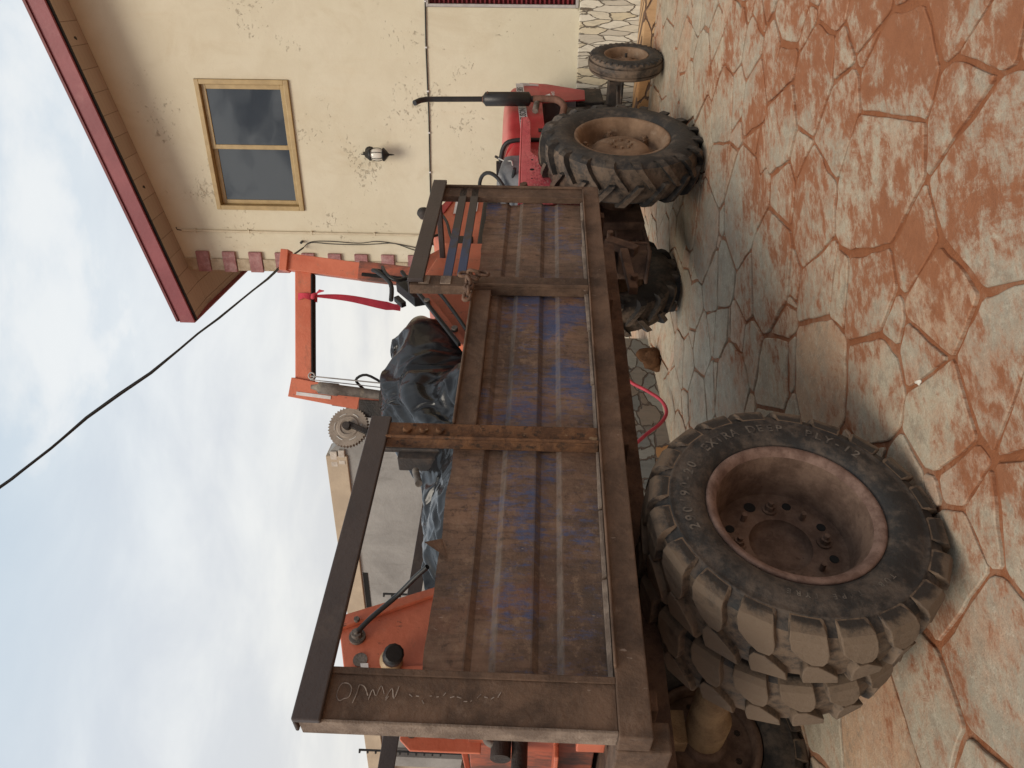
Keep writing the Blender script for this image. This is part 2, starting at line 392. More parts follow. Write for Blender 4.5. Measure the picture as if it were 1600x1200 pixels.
m, g = mat('tinted_window_glass'); o = g.coord()
g.finish((.022, .026, .030), .03, g.bump(g.noise(o, 1.4, 2), .004), spec=1.0, coat=.8)
M['glass'] = m
M['gold'] = noisy('gold_anodised_frame', (.46, .33, .15), (.36, .25, .11), 8, .38, .0008, .6)
M['grey_reveal'] = noisy('grey_painted_reveal', (.5, .47, .44), (.38, .35, .33), 9, .8, .001)
M['shutter'] = noisy('dark_red_shutter', (.20, .025, .03), (.13, .015, .02), 9, .55, .003)
M['pipe'] = noisy('cream_painted_conduit', (.64, .56, .41), (.55, .47, .33), 9, .6, .001)
m, g = mat('lantern_glass')
g.finish((.72, .68, .60), .12, None, spec=.7)
M['lglass'] = m
m, g = mat('weathered_grey_concrete'); o = g.coord()
a = g.noise(g.scale(o, (1, 1, .6)), .9, 7, .65, .5)
c = g.mix(g.ramp(a, .32, .7), (.235, .23, .22), (.34, .335, .32))
c = g.mix(g.ramp(g.noise(g.scale(o, (2, 2, .5), (4, 4, 4)), 2.2, 6, .7), .55, .75, 0, .5), c, (.17, .165, .155))
g.finish(c, .9, g.bump(g.noise(o, 12, 5), .01), spec=.2)
M['concrete'] = m
M['render_tan'] = noisy('tan_render', (.52, .43, .32), (.42, .345, .26), 1.4, .9, .004, .2)
M['block'] = noisy('broken_white_block', (.62, .57, .50), (.42, .37, .32), 6, .9, .01, .2)
M['dark'] = noisy('dark_opening', (.012, .011, .010), (.008, .008, .008), 4, .9, .001)
M['gatewhite'] = noisy('white_painted_panel', (.62, .63, .64), (.52, .52, .53), 4, .6, .001)
M['clod'] = noisy('brown_laterite_lump', (.17, .085, .043), (.09, .045, .024), 8, .95, .02, .1)
M['redhose'] = noisy('red_plastic_hose', (.55, .06, .085), (.42, .04, .06), 10, .45, .0005)
M['pebble'] = noisy('white_pebble_stone', (.8, .76, .68), (.65, .6, .52), 20, .8, .003)
M['cable'] = noisy('black_cable_sheath', (.018, .018, .018), (.012, .012, .012), 20, .5, .0005)


# ------------------------------------------------------------------ mesh helper
class MB:
    """collects shapes with material slots and links them as one mesh object"""
    def __init__(s): s.v = []; s.f = []; s.mi = []; s.sm = []; s.mats = []; s.cur = 0; s.smooth = False
    def use(s, key, smooth=None):
        mm = M[key]
        if mm not in s.mats: s.mats.append(mm)
        s.cur = s.mats.index(mm)
        if smooth is not None: s.smooth = smooth
        return s
    def add(s, vs, fs, smooth=None):
        b = len(s.v); s.v += [tuple(v) for v in vs]
        for f in fs:
            s.f.append([b + i for i in f]); s.mi.append(s.cur); s.sm.append(s.smooth if smooth is None else smooth)
    def box(s, x0, x1, y0, y1, z0, z1):
        vs = [(x, y, z) for x in (x0, x1) for y in (y0, y1) for z in (z0, z1)]
        s.add(vs, [(0, 1, 3, 2), (4, 6, 7, 5), (0, 4, 5, 1), (2, 3, 7, 6), (0, 2, 6, 4), (1, 5, 7, 3)], False)
        return s
    def bar(s, a, b, w, h, upv=(0, 0, 1), roll=None):
        a = Vector(a); b = Vector(b); t = (b - a).normalized(); u = Vector(upv)
        sd_ = t.cross(u).normalized(); u = sd_.cross(t).normalized()
        vs = []
        for p in (a, b):
            for i, j in ((-1, -1), (1, -1), (1, 1), (-1, 1)): vs.append(p + sd_ * i * w / 2 + u * j * h / 2)
        s.add(vs, [(3, 2, 1, 0), (4, 5, 6, 7), (0, 1, 5, 4), (1, 2, 6, 5), (2, 3, 7, 6), (3, 0, 4, 7)], False)
        return s
    def prism(s, pts, off):
        """closed polygon pts (3D, planar) pushed along off"""
        n = len(pts); off = Vector(off)
        P = [Vector(p) for p in pts]; vs = P + [p + off for p in P]
        nrm = Vector((0, 0, 0))
        for i in range(n): nrm += P[i].cross(P[(i + 1) % n])
        fl = nrm.dot(off) > 0
        fs = [tuple(range(n))[::-1] if fl else tuple(range(n)), tuple(range(n, 2 * n)) if fl else tuple(range(n, 2 * n))[::-1]]
        for i in range(n):
            j = (i + 1) % n
            fs.append((i, j, n + j, n + i) if fl else (j, i, n + i, n + j))
        s.add(vs, fs, False); return s
    def tube(s, pts, r, n=8, closed=False, caps=True):
        P = [Vector(p) for p in pts]
        if len(P) >= 4 and not isinstance(r, (list, tuple)) and not closed and len(P) < 20:
            Q = []
            for i in range(len(P) - 1):
                a, b, c, d_ = P[max(0, i - 1)], P[i], P[i + 1], P[min(len(P) - 1, i + 2)]
                for k in range(4):
                    t = k / 4
                    Q.append(.5 * ((2 * b) + (c - a) * t + (2 * a - 5 * b + 4 * c - d_) * t * t + (3 * b - a - 3 * c + d_) * t ** 3))
            P = Q + [P[-1]]
        rs = r if isinstance(r, (list, tuple)) else [r] * len(P)
        L = len(P); vs = []; prev = None
        for i, p in enumerate(P):
            a = P[(i - 1) % L] if (closed or i > 0) else p; b = P[(i + 1) % L] if (closed or i < L - 1) else p
            t = (b - a).normalized()
            if prev is None:
                q = Vector((0, 0, 1)) if abs(t.z) < .9 else Vector((1, 0, 0))
                u = t.cross(q).normalized()
            else:
                u = (prev - t * prev.dot(t)).normalized()
            prev = u; w = t.cross(u)
            for k in range(n):
                an = 2 * math.pi * k / n; vs.append(p + (u * math.cos(an) + w * math.sin(an)) * rs[i])
        fs = []
        for i in range(L if closed else L - 1):
            j = (i + 1) % L
            for k in range(n):
                k2 = (k + 1) % n; fs.append((i * n + k, i * n + k2, j * n + k2, j * n + k))
        s.add(vs, fs, True)
        if caps and not closed:
            s.add(vs[:n], [tuple(range(n))[::-1]], False); s.add(vs[-n:], [tuple(range(n))], False)
        return s
    def cyl(s, a, b, r, n=16, r2=None): return s.tube([a, b], [r, r if r2 is None else r2], n)
    def lathe(s, prof, n=48, fn=None, closed=False, smooth=True):
        """prof (a, r): a outward along -Y; wheel plane XZ"""
        vs = []
        for k in range(n):
            an = 2 * math.pi * k / n
            for a, r in prof:
                vs.append((r * math.cos(an), -a, r * math.sin(an)))
        m_ = len(prof); fs = []
        for k in range(n):
            k2 = (k + 1) % n
            for i in range(m_ - 1):
                fs.append((k * m_ + i, k * m_ + i + 1, k2 * m_ + i + 1, k2 * m_ + i))
        s.add(vs, fs, smooth); return s
    def nut(s, c, axis, r, h, n=6):
        c = Vector(c); axis = Vector(axis).normalized()
        s.tube([c, c + axis * h], r, n); return s
    def build(s, name, parent=None, loc=None, shift=None, bevel=0.0):
        me = bpy.data.meshes.new(name)
        vs = s.v if shift is None else [tuple(Vector(v) - Vector(shift)) for v in s.v]
        me.from_pydata(vs, [], s.f)
        for mm in s.mats: me.materials.append(mm)
        me.polygons.foreach_set('material_index', s.mi); me.polygons.foreach_set('use_smooth', s.sm)
        bm = bmesh.new(); bm.from_mesh(me)
        if getattr(s, 'weld', 0): bmesh.ops.remove_doubles(bm, verts=bm.verts, dist=s.weld)
        bmesh.ops.recalc_face_normals(bm, faces=bm.faces)
        if getattr(s, 'sharp', 0):
            for e_ in bm.edges:
                if len(e_.link_faces) == 2 and e_.calc_face_angle(0) > s.sharp: e_.smooth = False
        bm.to_mesh(me); bm.free()
        me.update()
        o = bpy.data.objects.new(name, me); col.objects.link(o)
        bevel = bevel or getattr(s, 'bev', 0)
        if bevel:
            b = o.modifiers.new('bevel', 'BEVEL'); b.width = bevel; b.segments = 2; b.limit_method = 'ANGLE'; b.angle_limit = R(40)
        if parent is not None: o.parent = parent
        if loc is not None: o.location = loc
        return o


def tag(o, label, cat, group=None, kind=None):
    if label: o['label'] = label
    if cat: o['category'] = cat
    if group: o['group'] = group
    if kind: o['kind'] = kind
    return o


class Frame:
    """a local frame in which things are measured: origin, rotation about z, pitch"""
    def __init__(s, origin, rz, pitch=0.0):
        s.m = Matrix.Translation(origin) @ Matrix.Rotation(rz, 4, 'Z') @ Matrix.Rotation(-pitch, 4, 'Y')
    def thing(s, name, label, cat, base, group=None):
        o = bpy.data.objects.new(name, None); col.objects.link(o); o.empty_display_size = .1
        o.matrix_world = s.m @ Matrix.Translation(base)
        o['_b'] = list(base); return tag(o, label, cat, group)
    def single(s, mb, name, label, cat, base, group=None, kind=None, bevel=0.0):
        o = mb.build(name, shift=base, bevel=bevel)
        o.matrix_world = s.m @ Matrix.Translation(base)
        return tag(o, label, cat, group, kind)


def part(mb, name, parent, bevel=0.0, label=None):
    """a part whose vertices are in the frame's coordinates; the parent thing remembers its base there"""
    b = Vector(parent['_b']) if '_b' in parent else Vector((0, 0, 0))
    o = mb.build(name, parent, bevel=bevel)
    o.location = -b
    if label: o['label'] = label
    return o


def sub(mb, name, parent, bevel=0.0):
    o = mb.build(name, parent, bevel=bevel); return o


def text_polys(txt, size, bold=0.0):
    cu = bpy.data.curves.new('t', 'FONT'); cu.body = txt; cu.size = size; cu.fill_mode = 'FRONT'; cu.resolution_u = 3
    cu.align_x = 'CENTER'; cu.offset = bold * size
    ob = bpy.data.objects.new('t', cu); col.objects.link(ob)
    dg = bpy.context.evaluated_depsgraph_get()
    me = bpy.data.meshes.new_from_object(ob.evaluated_get(dg))
    vs = [v.co.copy() for v in me.vertices]; fs = [list(p.vertices) for p in me.polygons]
    bpy.data.objects.remove(ob); bpy.data.curves.remove(cu); bpy.data.meshes.remove(me)
    return vs, fs


P0 = Vector((-.394, 2.47, 0)); AZ = R(41.2)
TR = Frame(P0, R(90) - AZ)                       # trailer frame: x forward along the trailer, y inward from its near side
Dv = Vector((math.sin(AZ), math.cos(AZ), 0))
SLOPE = .045


def ground_z(s): return .042 + .031 * max(-30, min(s, 9))


# ------------------------------------------------------------------ setting
mb = MB().use('mortar')
ss = [-60, -30, -8, -2, 0, 2, 4, 6, 9, 40, 160]; ys = [-120, -30, -6, 0, 6, 30, 120]
vs = [(s_, y_, ground_z(s_)) for s_ in ss for y_ in ys]; ny = len(ys)
fs = [(i * ny + j, (i + 1) * ny + j, (i + 1) * ny + j + 1, i * ny + j + 1) for i in range(len(ss) - 1) for j in range(ny - 1)]
mb.add(vs, fs)
gr = mb.build('ground'); gr.matrix_world = TR.m.copy(); gr['kind'] = 'structure'


def crazy_paving(x0, x1, y0, y1, seed):
    """irregular flagstones: cells of random points, edges chipped, each slab a little tilted"""
    r_ = random.Random(seed); pts = []; cell = .25; grid = {}
    def near(p, rad):
        cx_, cy_ = int(p[0] // cell), int(p[1] // cell); n_ = int(rad / cell) + 1
        return [q for a in range(cx_ - n_, cx_ + n_ + 1) for b in range(cy_ - n_, cy_ + n_ + 1) for q in grid.get((a, b), ()) if (q[0] - p[0]) ** 2 + (q[1] - p[1]) ** 2 < rad * rad]
    for rad, tries in ((.50, 600), (.40, 1000), (.32, 1500), (.29, 1800), (.17, 900), (.12, 420)):
        for _ in range(tries):
            p = (r_.uniform(x0 - .6, x1 + .6), r_.uniform(y0 - .6, y1 + .6))
            if not near(p, rad):
                p = (p[0], p[1], rad * rad * r_.uniform(.1, .62))
                pts.append(p); grid.setdefault((int(p[0] // cell), int(p[1] // cell)), []).append(p)
    V, Fc, A = [], [], []
    def clip(poly, mx, my, nx_, ny_):
        out = []
        for i in range(len(poly)):
            a, b = poly[i], poly[(i + 1) % len(poly)]
            da = (a[0] - mx) * nx_ + (a[1] - my) * ny_; db = (b[0] - mx) * nx_ + (b[1] - my) * ny_
            if da <= 0: out.append(a)
            if (da < 0 < db) or (db < 0 < da):
                t = da / (da - db); out.append((a[0] + (b[0] - a[0]) * t, a[1] + (b[1] - a[1]) * t))
        return out
    for p in pts:
        if not (x0 <= p[0] <= x1 and y0 <= p[1] <= y1): continue
        poly = [(p[0] - 1, p[1] - 1), (p[0] + 1, p[1] - 1), (p[0] + 1, p[1] + 1), (p[0] - 1, p[1] + 1)]
        for q in near(p, 1.3):
            if q is p: continue
            dx_, dy_ = q[0] - p[0], q[1] - p[1]; L = math.hypot(dx_, dy_); nx_, ny_ = dx_ / L, dy_ / L
            f_ = .5 + (p[2] - q[2]) / (2 * L * L)
            gap = .005 + .011 * (noise.noise(Vector(((p[0] + q[0]) * 1.1, (p[1] + q[1]) * 1.1, 4))) * .5 + .5) ** 1.5
            poly = clip(poly, p[0] + dx_ * f_ - nx_ * gap, p[1] + dy_ * f_ - ny_ * gap, nx_, ny_)
            if len(poly) < 3: break
        if len(poly) < 3: continue
        # drop tiny edges, then resample and chip the outline
        ring = []
        n_ = len(poly)
        for i in range(n_):
            a, b = poly[i], poly[(i + 1) % n_]; L = math.hypot(b[0] - a[0], b[1] - a[1])
            if L < .012: continue
            k_ = max(2, int(L / .035))
            for j in range(k_):
                t = j / k_
                if j == 0: t = min(.3, .012 / L)         # blunt corner
                ring.append((a[0] + (b[0] - a[0]) * t, a[1] + (b[1] - a[1]) * t))
                if j == k_ - 1: t = 1 - min(.25, .012 / L); ring.append((a[0] + (b[0] - a[0]) * t, a[1] + (b[1] - a[1]) * t))
        if len(ring) < 4: continue
        cx_ = sum(q[0] for q in ring) / len(ring); cy_ = sum(q[1] for q in ring) / len(ring)
        size = max(math.hypot(q[0] - cx_, q[1] - cy_) for q in ring)
        sd_ = r_.uniform(0, 99); out = []
        for (a, b) in ring:
            v3 = Vector((a, b, sd_))
            w_ = noise.noise(v3 * 7) * .010 + noise.noise(v3 * 22) * .005 + max(0, noise.noise(v3 * 4 + Vector((7, 7, 7))) - .25) * .05
            dx_, dy_ = cx_ - a, cy_ - b; L = math.hypot(dx_, dy_) or 1
            w_ = min(.03, w_ + .002); out.append((a + dx_ / L * w_, b + dy_ / L * w_))
        hgt = .008 + r_.uniform(0, .007); tx, ty = r_.uniform(-.008, .008), r_.uniform(-.008, .008)
        idc = (r_.random(), r_.random(), r_.random(), 1)
        base = len(V); n_ = len(out)
        for lev in range(3):
            for (a, b) in out:
                dx_, dy_ = cx_ - a, cy_ - b; L = math.hypot(dx_, dy_) or 1
                ins = (0, .0, .0045)[lev]
                z_ = ground_z(a) + (-.01, hgt - .0035, hgt)[lev] + (0 if lev == 0 else (a - cx_) * tx + (b - cy_) * ty)
                V.append((a + dx_ / L * ins, b + dy_ / L * ins, z_)); A.append(idc)
        for lev in range(2):
            for i in range(n_):
                j = (i + 1) % n_
                Fc.append((base + lev * n_ + i, base + lev * n_ + j, base + (lev + 1) * n_ + j, base + (lev + 1) * n_ + i))
        Fc.append(tuple(base + 2 * n_ + i for i in range(n_)))
    me = bpy.data.meshes.new('paving'); me.from_pydata(V, [], Fc); me.materials.append(M['stone'])
    at_ = me.attributes.new('stone', 'FLOAT_COLOR', 'POINT')
    at_.data.foreach_set('color', [c_ for a in A for c_ in a])
    bm = bmesh.new(); bm.from_mesh(me); bmesh.ops.recalc_face_normals(bm, faces=bm.faces); bm.to_mesh(me); bm.free()
    ob = bpy.data.objects.new('paving', me); col.objects.link(ob)
    ob.matrix_world = TR.m.copy(); ob['kind'] = 'structure'
    return ob


crazy_paving(-2.2, 9.5, -4.6, 4.6, 5)

# house: x' along the wall to the photo's lower edge, y' into the house, z up
HA = Vector((3.724, 8.162, 0)); KW = 1.14
HS = Frame(HA, math.atan2(.4802235, -.87714616))  # local x = along the wall; local -y = away from the yard


def hz(z): return 1.4 + KW * (z - 1.4)
def ht(t): return KW * t


hb = (ht(2.32), 0, .28)
house = HS.thing('house', 'cream two storey house with peeling plaster, maroon gable fascia and stone base', 'house', hb)
XE = ht(2.32); XR = -7.5
IN = -1          # into the house is local -y
# wall is built in strips so that the window and shutter openings are real recesses
wx0, wx1, wz0, wz1 = ht(.31), ht(1.64), hz(3.955), hz(4.92)
rx1, rx0, rz0, rz1 = ht(-.352), ht(-1.9), hz(1.08), hz(2.54)


def slope_z(t): return hz(5.925 - .236 * t)


mb = MB().use('plaster')
TH = -.25
top = lambda x_: slope_z(x_ / KW)
zb = hz(1.07)
def wall_poly(x0, x1, z0, z1=None):
    if z1 is None: pts = [(x0, 0, z0), (x1, 0, z0), (x1, 0, top(x1)), (x0, 0, top(x0))]
    else: pts = [(x0, 0, z0), (x1, 0, z0), (x1, 0, z1), (x0, 0, z1)]
    mb.prism(pts, (0, TH, 0))
wall_poly(wx1, XE, 0)
wall_poly(wx0, wx1, 0, wz0)
wall_poly(wx0, wx1, wz1)
wall_poly(rx1, wx0, 0)
wall_poly(rx0, rx1, 0, rz0)
wall_poly(rx0, rx1, rz1)
wall_poly(XR, rx0, 0)
mb.box(XE - .25, XE, -6.5, TH, 0, top(XE)); mb.box(XR, XR + .25, -6.5, TH, 0, top(XE))
mb.box(XR, XE, -6.75, -6.5, 0, top(XE))
part(mb, 'wall', house)
mb = MB().use('stonebase').box(XR, XE + .03, 0.002, .05, .2, zb); part(mb, 'stone_base', house, .008)
# quoins at the corner: alternate long pink and short cream stones
zq = hz(5.405); i = 0
step = hz(5.405) - hz(5.255)
while zq > .35 + zb:
    if i % 2 == 0: mb = MB().use('quoin_cream').box(ht(2.20), XE + .02, .002, .024, zq - step + .006, zq); nm = 'quoin'
    else: mb = MB().use('quoin_pink').box(ht(2.115), XE + .034, .002, .04, zq - step + .006, zq); nm = 'quoin'
    part(mb, nm, house, .005)
    zq -= step; i += 1
# roof: gable rake with deep soffit, fascia and side eave
OV = .50; SIDE = ht(.46)
def rake(x_, off): return top(x_) - .012 + off * -.02
xa, xb = XR - .3, XE + SIDE
mb = MB().use('soffit')
mb.prism([(xa, -.05, top(xa) - .0), (xb, -.05, top(xb)), (xb, OV, top(xb) - .06), (xa, OV, top(xa) - .06)], (0, 0, .03))
mb.prism([(XE + .04, -6.9, top(XE) - .01), (xb, -6.9, top(xb) - .0), (xb, -.052, top(xb) - .0), (XE + .04, -.052, top(XE) - .01)], (0, 0, .03))
part(mb, 'soffit', house)
mb = MB().use('maroon')
F0, F1 = -.07, .125
mb.prism([(xa, OV + .002, top(xa) + F0), (xb + .02, OV + .002, top(xb) + F0), (xb + .02, OV + .002, top(xb) + F1), (xa, OV + .002, top(xa) + F1)], (0, .03, 0))
mb.prism([(xb + .001, -6.9, top(xb) + F0 + .03), (xb + .001, OV, top(xb) + F0 + .0), (xb + .001, OV, top(xb) + F1), (xb + .001, -6.9, top(xb) + F1)], (.02, 0, 0))
part(mb, 'fascia', house, .004)
mb = MB().use('black')
mb.prism([(xa, OV - .03, top(xa) - .085), (xb, OV - .03, top(xb) - .085), (xb, OV - .03, top(xb) - .06), (xa, OV - .03, top(xa) - .06)], (0, .028, 0))
part(mb, 'fascia_gap_strip', house)
mb = MB().use('roof')
mb.prism([(xa, -7, top(xa) + .13), (xb, -7, top(xb) + .13), (xb, OV + .05, top(xb) + .13), (xa, OV + .05, top(xa) + .13)], (0, 0, .03))
part(mb, 'roof', house)
for xx in (-.05, 1.37):
    q = ht(xx); mb = MB().use('black').cyl((q, .24, top(q) - .032), (q, .24, top(q) - .02), .03, 14); part(mb, 'soffit_downlight', house)
# window: gold frame, two sliding sashes
fw = MB().use('gold')
def frame_rect(mbx, x0, x1, z0, z1, w, y0, y1):
    mbx.box(x0, x1, y0, y1, z0, z0 + w); mbx.box(x0, x1, y0, y1, z1 - w, z1)
    mbx.box(x0, x0 + w, y0, y1, z0 + w, z1 - w); mbx.box(x1 - w, x1, y0, y1, z0 + w, z1 - w)
e = .003
frame_rect(fw, wx0 + e, wx1 - e, wz0 + e, wz1 - e, .055, -.10, .028)
win = part(fw, 'window', house, .006)
xm = (wx0 + wx1) / 2
for (a, b, yy) in ((wx0 + .06, xm + .03, -.03), (xm - .03, wx1 - .06, -.062)):
    s_ = MB().use('gold'); frame_rect(s_, a, b, wz0 + .062, wz1 - .062, .052, yy - .012, yy + .016); sub(s_, 'sash', win, .004)
    s_ = MB().use('glass').box(a + .05, b - .05, yy - .002, yy + .004, wz0 + .112, wz1 - .112); sub(s_, 'pane', win)
s_ = MB().use('dark').box(wx0 + .01, wx1 - .01, -.24, -.23, wz0, wz1); sub(s_, 'dark_interior', win)
# red louvred shutter in a grey reveal
mb = MB().use('grey_reveal'); frame_rect(mb, rx0 + e, rx1 - e, rz0 + e, rz1 - e, .03, -.12, .015)
sh = part(mb, 'shutter', house, .004)
mb = MB().use('shutter')
mb.box(rx0 + .03, rx1 - .034, -.12, -.10, rz0 + .034, rz1 - .034)
zq = rz0 + .08
while zq < rz1 - .08:
    mb.prism([(rx0 + .06, -.10, zq), (rx1 - .036, -.10, zq), (rx1 - .036, -.05, zq - .02), (rx0 + .06, -.06, zq - .02)], (0, 0, .01)); zq += .05
sub(mb, 'louvres', sh)
# conduit and clipped cables on the wall
px = ht(1.88)
mb = MB().use('pipe').tube([(px, .018, hz(5.36)), (px + .002, .018, hz(4.0)), (px + .006, .018, hz(1.9))], .014, 10)
for zz in (5.2, 4.6, 3.9, 3.2, 2.6): mb.box(px - .022, px + .022, .002, .034, hz(zz), hz(zz) + .018)
mb.use('black').tube([(px, .018, hz(5.36)), (px - .01, .025, hz(5.41)), (px - .04, .022, hz(5.42))], .006, 6)
part(mb, 'conduit', house)
pts = [(ht(-2 + k * .2), .012, hz(2.52 + .03 * (k / 10) - .008 * abs(((k * 1.7) % 2) - 1))) for k in range(21)]
mb = MB().use('cable').tube(pts, .008, 6)
mb.use('white')
for k in range(0, 21, 2): mb.box(pts[k][0] - .008, pts[k][0] + .008, .002, .024, pts[k][2] - .012, pts[k][2] + .012)
part(mb, 'wall_cable', house)
mb = MB().use('cable')
for o_ in (0, .03):
    pts = [(ht(2.05), .03, hz(4.02)), (ht(1.985 + o_ * .3), .014, hz(3.93)), (ht(1.975 + o_), .012, hz(3.7)), (ht(1.99 + o_ * .6), .012, hz(3.4)), (ht(1.965 + o_), .012, hz(3.2)), (ht(1.985), .012, hz(3.0)), (ht(2.02 + o_), .014, hz(2.8)), (ht(2.06 + o_), .014, hz(2.62))]
    mb.tube(pts, .005, 6)
mb.tube([(ht(1.985), .0, hz(4.03)), (ht(1.985), .06, hz(4.03))], .016, 8)
part(mb, 'dropped_cable', house)

# kerb of orange stones along the foot of the house
mb = MB().use('kerbstone').box(XR, XE + .1, .052, .44, -.2, .385)
o = HS.single(mb, 'kerb', None, None, (0, .2, .2), kind='structure', bevel=.02)

# lantern on the wall
lx, lz = ht(1.0), hz(3.10)
lb = (lx, 0, lz)
lan = HS.thing('wall_lantern', 'small black iron carriage lantern with clear glass on the cream wall below window', 'lantern', lb)
mb = MB().use('black')
cy = .16
mb.tube([(lx, .003, lz + .10), (lx, .028, lz + .10)], [.062, .045], 12)
mb.tube([(lx, .02, lz + .10), (lx, .08, lz + .16), (lx, cy, lz + .135)], .012, 8)
part(mb, 'bracket', lan)
def vlathe(mbx, cx, cyy, prof, n=12):
    mbx.tube([(cx, cyy, z_) for z_, r_ in prof], [r_ for z_, r_ in prof], n)
mb = MB().use('black'); vlathe(mb, lx, cy, [(lz + .17, .006), (lz + .13, .010), (lz + .125, .03), (lz + .075, .068), (lz + .07, .074), (lz + .055, .074)]); part(mb, 'roof_cap', lan)
mb = MB().use('lglass'); vlathe(mb, lx, cy, [(lz + .056, .052), (lz + .02, .068), (lz - .05, .066), (lz - .085, .05)]); part(mb, 'glass_globe', lan)
mb = MB().use('black')
for k in range(6):
    an = k * math.pi / 3; c_, s2 = math.cos(an), math.sin(an)
    mb.tube([(lx + c_ * .055, cy + s2 * .055, lz + .055), (lx + c_ * .073, cy + s2 * .073, lz + .01), (lx + c_ * .072, cy + s2 * .072, lz - .05), (lx + c_ * .052, cy + s2 * .052, lz - .09)], .004, 5)
part(mb, 'cage', lan)
mb = MB().use('black'); vlathe(mb, lx, cy, [(lz - .086, .076), (lz - .098, .078), (lz - .125, .05), (lz - .15, .02), (lz - .16, .012), (lz - .22, .004)]); part(mb, 'finial', lan)

# slate faced plinth beyond the trailer
mb = MB().use('slate').box(-.6, 4.75, 2.93, 4.2, -.1, .72)
TR.single(mb, 'slate_plinth', 'low plinth wall faced with grey blue slate behind the trailer', 'wall', (2.0, 3.2, .05), bevel=.01)

# unfinished concrete building far behind
BW = Vector((-.877, .480, 0))
CB = Frame(Vector((-1.43, 14, 0)), math.atan2(BW.y, BW.x))
cb = CB.thing('concrete_building', 'unfinished grey concrete building with sloping end and tan parapet beyond the trailer', 'building', (4, 0, .3))
mb = MB().use('concrete')
mb.prism([(-1.22, 0, .2), (9.1, 0, .2), (9.1, 0, 4.96), (.4, 0, 4.96), (-.02, 0, 5.33), (-1.22, 0, 4.2)], (0, -.35, 0))
part(mb, 'wall', cb)
mb = MB().use('render_tan').box(.02, 16, -.4, .05, 4.962, 5.37)
mb.box(9.102, 16, -.4, -.3, 2.9, 4.96)
part(mb, 'parapet', cb, .01)
mb = MB().use('block')
for (a, b) in ((.04, .24), (.27, .4)):
    mb.box(a - .16, b - .2, .001, .06, 5.0, 5.12); mb.box(a - .12, b - .14, .001, .055, 5.15, 5.28)
part(mb, 'broken_blocks', cb, .012)
mb = MB().use('dark').box(3.0, 4.0, .001, .012, 4.83, 4.93); part(mb, 'window_slit', cb)
mb = MB().use('concrete').box(8.75, 9.12, .002, .25, .2, 4.7); part(mb, 'column', cb, .01)
mb = MB().use('gatewhite').box(9.3, 12.2, .3, .36, 3.55, 4.1)
for k in range(4): mb.use('gatewhite').box(9.3 + k * .9, 9.36 + k * .9, .31, .36, .2, 3.548)
CB.single(mb, 'signboard', 'white painted board on posts beside the concrete building column', 'sign', (10, .33, .3))
# rebar starter bars poking up behind the trailer
for k, (xx, zt) in enumerate(((-2.62, 3.2), (-4.55, 3.45))):
    mb = MB().use('black').tube([(xx, 9, .3), (xx, 9, zt)], .014, 8)
    zq = zt
    while zq > zt - 1.1:
        mb.box(xx - .035, xx - .008, 8.985, 9.015, zq - .02, zq); zq -= .1
    o = mb.build('rebar_rod', shift=(xx, 9, .3)); o.location = (xx, 9, .3)
    tag(o, ('dark notched rebar rod standing behind the orange plate' if k == 0 else 'dark notched rebar rod beside the white signboard'), 'rebar', 'notched rods behind the trailer')

# overhead cable from the house corner
hp = HS.m @ Vector((ht(2.05), .03, hz(4.02)))
far = Vector((-.64, 4.80, 4.95)) * 1.0
pts = []
dirv = far - hp
for k in range(25):
    t = k / 24 * 1.9; p = hp + dirv * t; p.z -= .30 * t * (1.9 - t) / .9 * .55
    pts.append(p + Vector((.01 * math.sin(k * 1.9), 0, .012 * math.sin(k * 1.3))))
mb = MB().use('cable').tube(pts, .010, 7)
mb.tube([p + Vector((.006, .004, .016 * math.sin(i * .8))) for i, p in enumerate(pts)], .007, 6)
o = mb.build('overhead_cable', shift=hp); o.location = hp
tag(o, 'black twisted cable slung across the sky to the house corner', 'cable')

# ------------------------------------------------------------------ wheels
def lug(mbx, samples, top_mat, side_mat, cr=0.0, groove=None):
    """samples: (a, r_top, r_bot, theta0, theta1)"""
    def pt(a, r, th): return (r * math.cos(th), -a, r * math.sin(th))
    tops = [(pt(a, rt_, t0), pt(a, rt_, t1)) for a, rt_, rb, t0, t1 in samples]
    bots = [(pt(a, rb, t0 - .012), pt(a, rb, t1 + .012)) for a, rt_, rb, t0, t1 in samples]
    n = len(samples)
    for i in range(n - 1):
        mbx.use(top_mat if samples[i][1] > cr else side_mat)
        mbx.add([tops[i][0], tops[i][1], tops[i + 1][1], tops[i + 1][0]], [(0, 1, 2, 3)], False)
        mbx.use(side_mat if samples[i][1] <= cr or not groove else groove)
        mbx.add([tops[i][0], tops[i + 1][0], bots[i + 1][0], bots[i][0]], [(0, 1, 2, 3)], False)
        mbx.add([tops[i][1], tops[i + 1][1], bots[i + 1][1], bots[i][1]], [(0, 1, 2, 3)], False)
    for i in (0, n - 1):
        mbx.add([tops[i][0], tops[i][1], bots[i][1], bots[i][0]], [(0, 1, 2, 3)], False)


def mirror_profile(half, c):
    return half + [(2 * c - a, r) for a, r in half[::-1]]


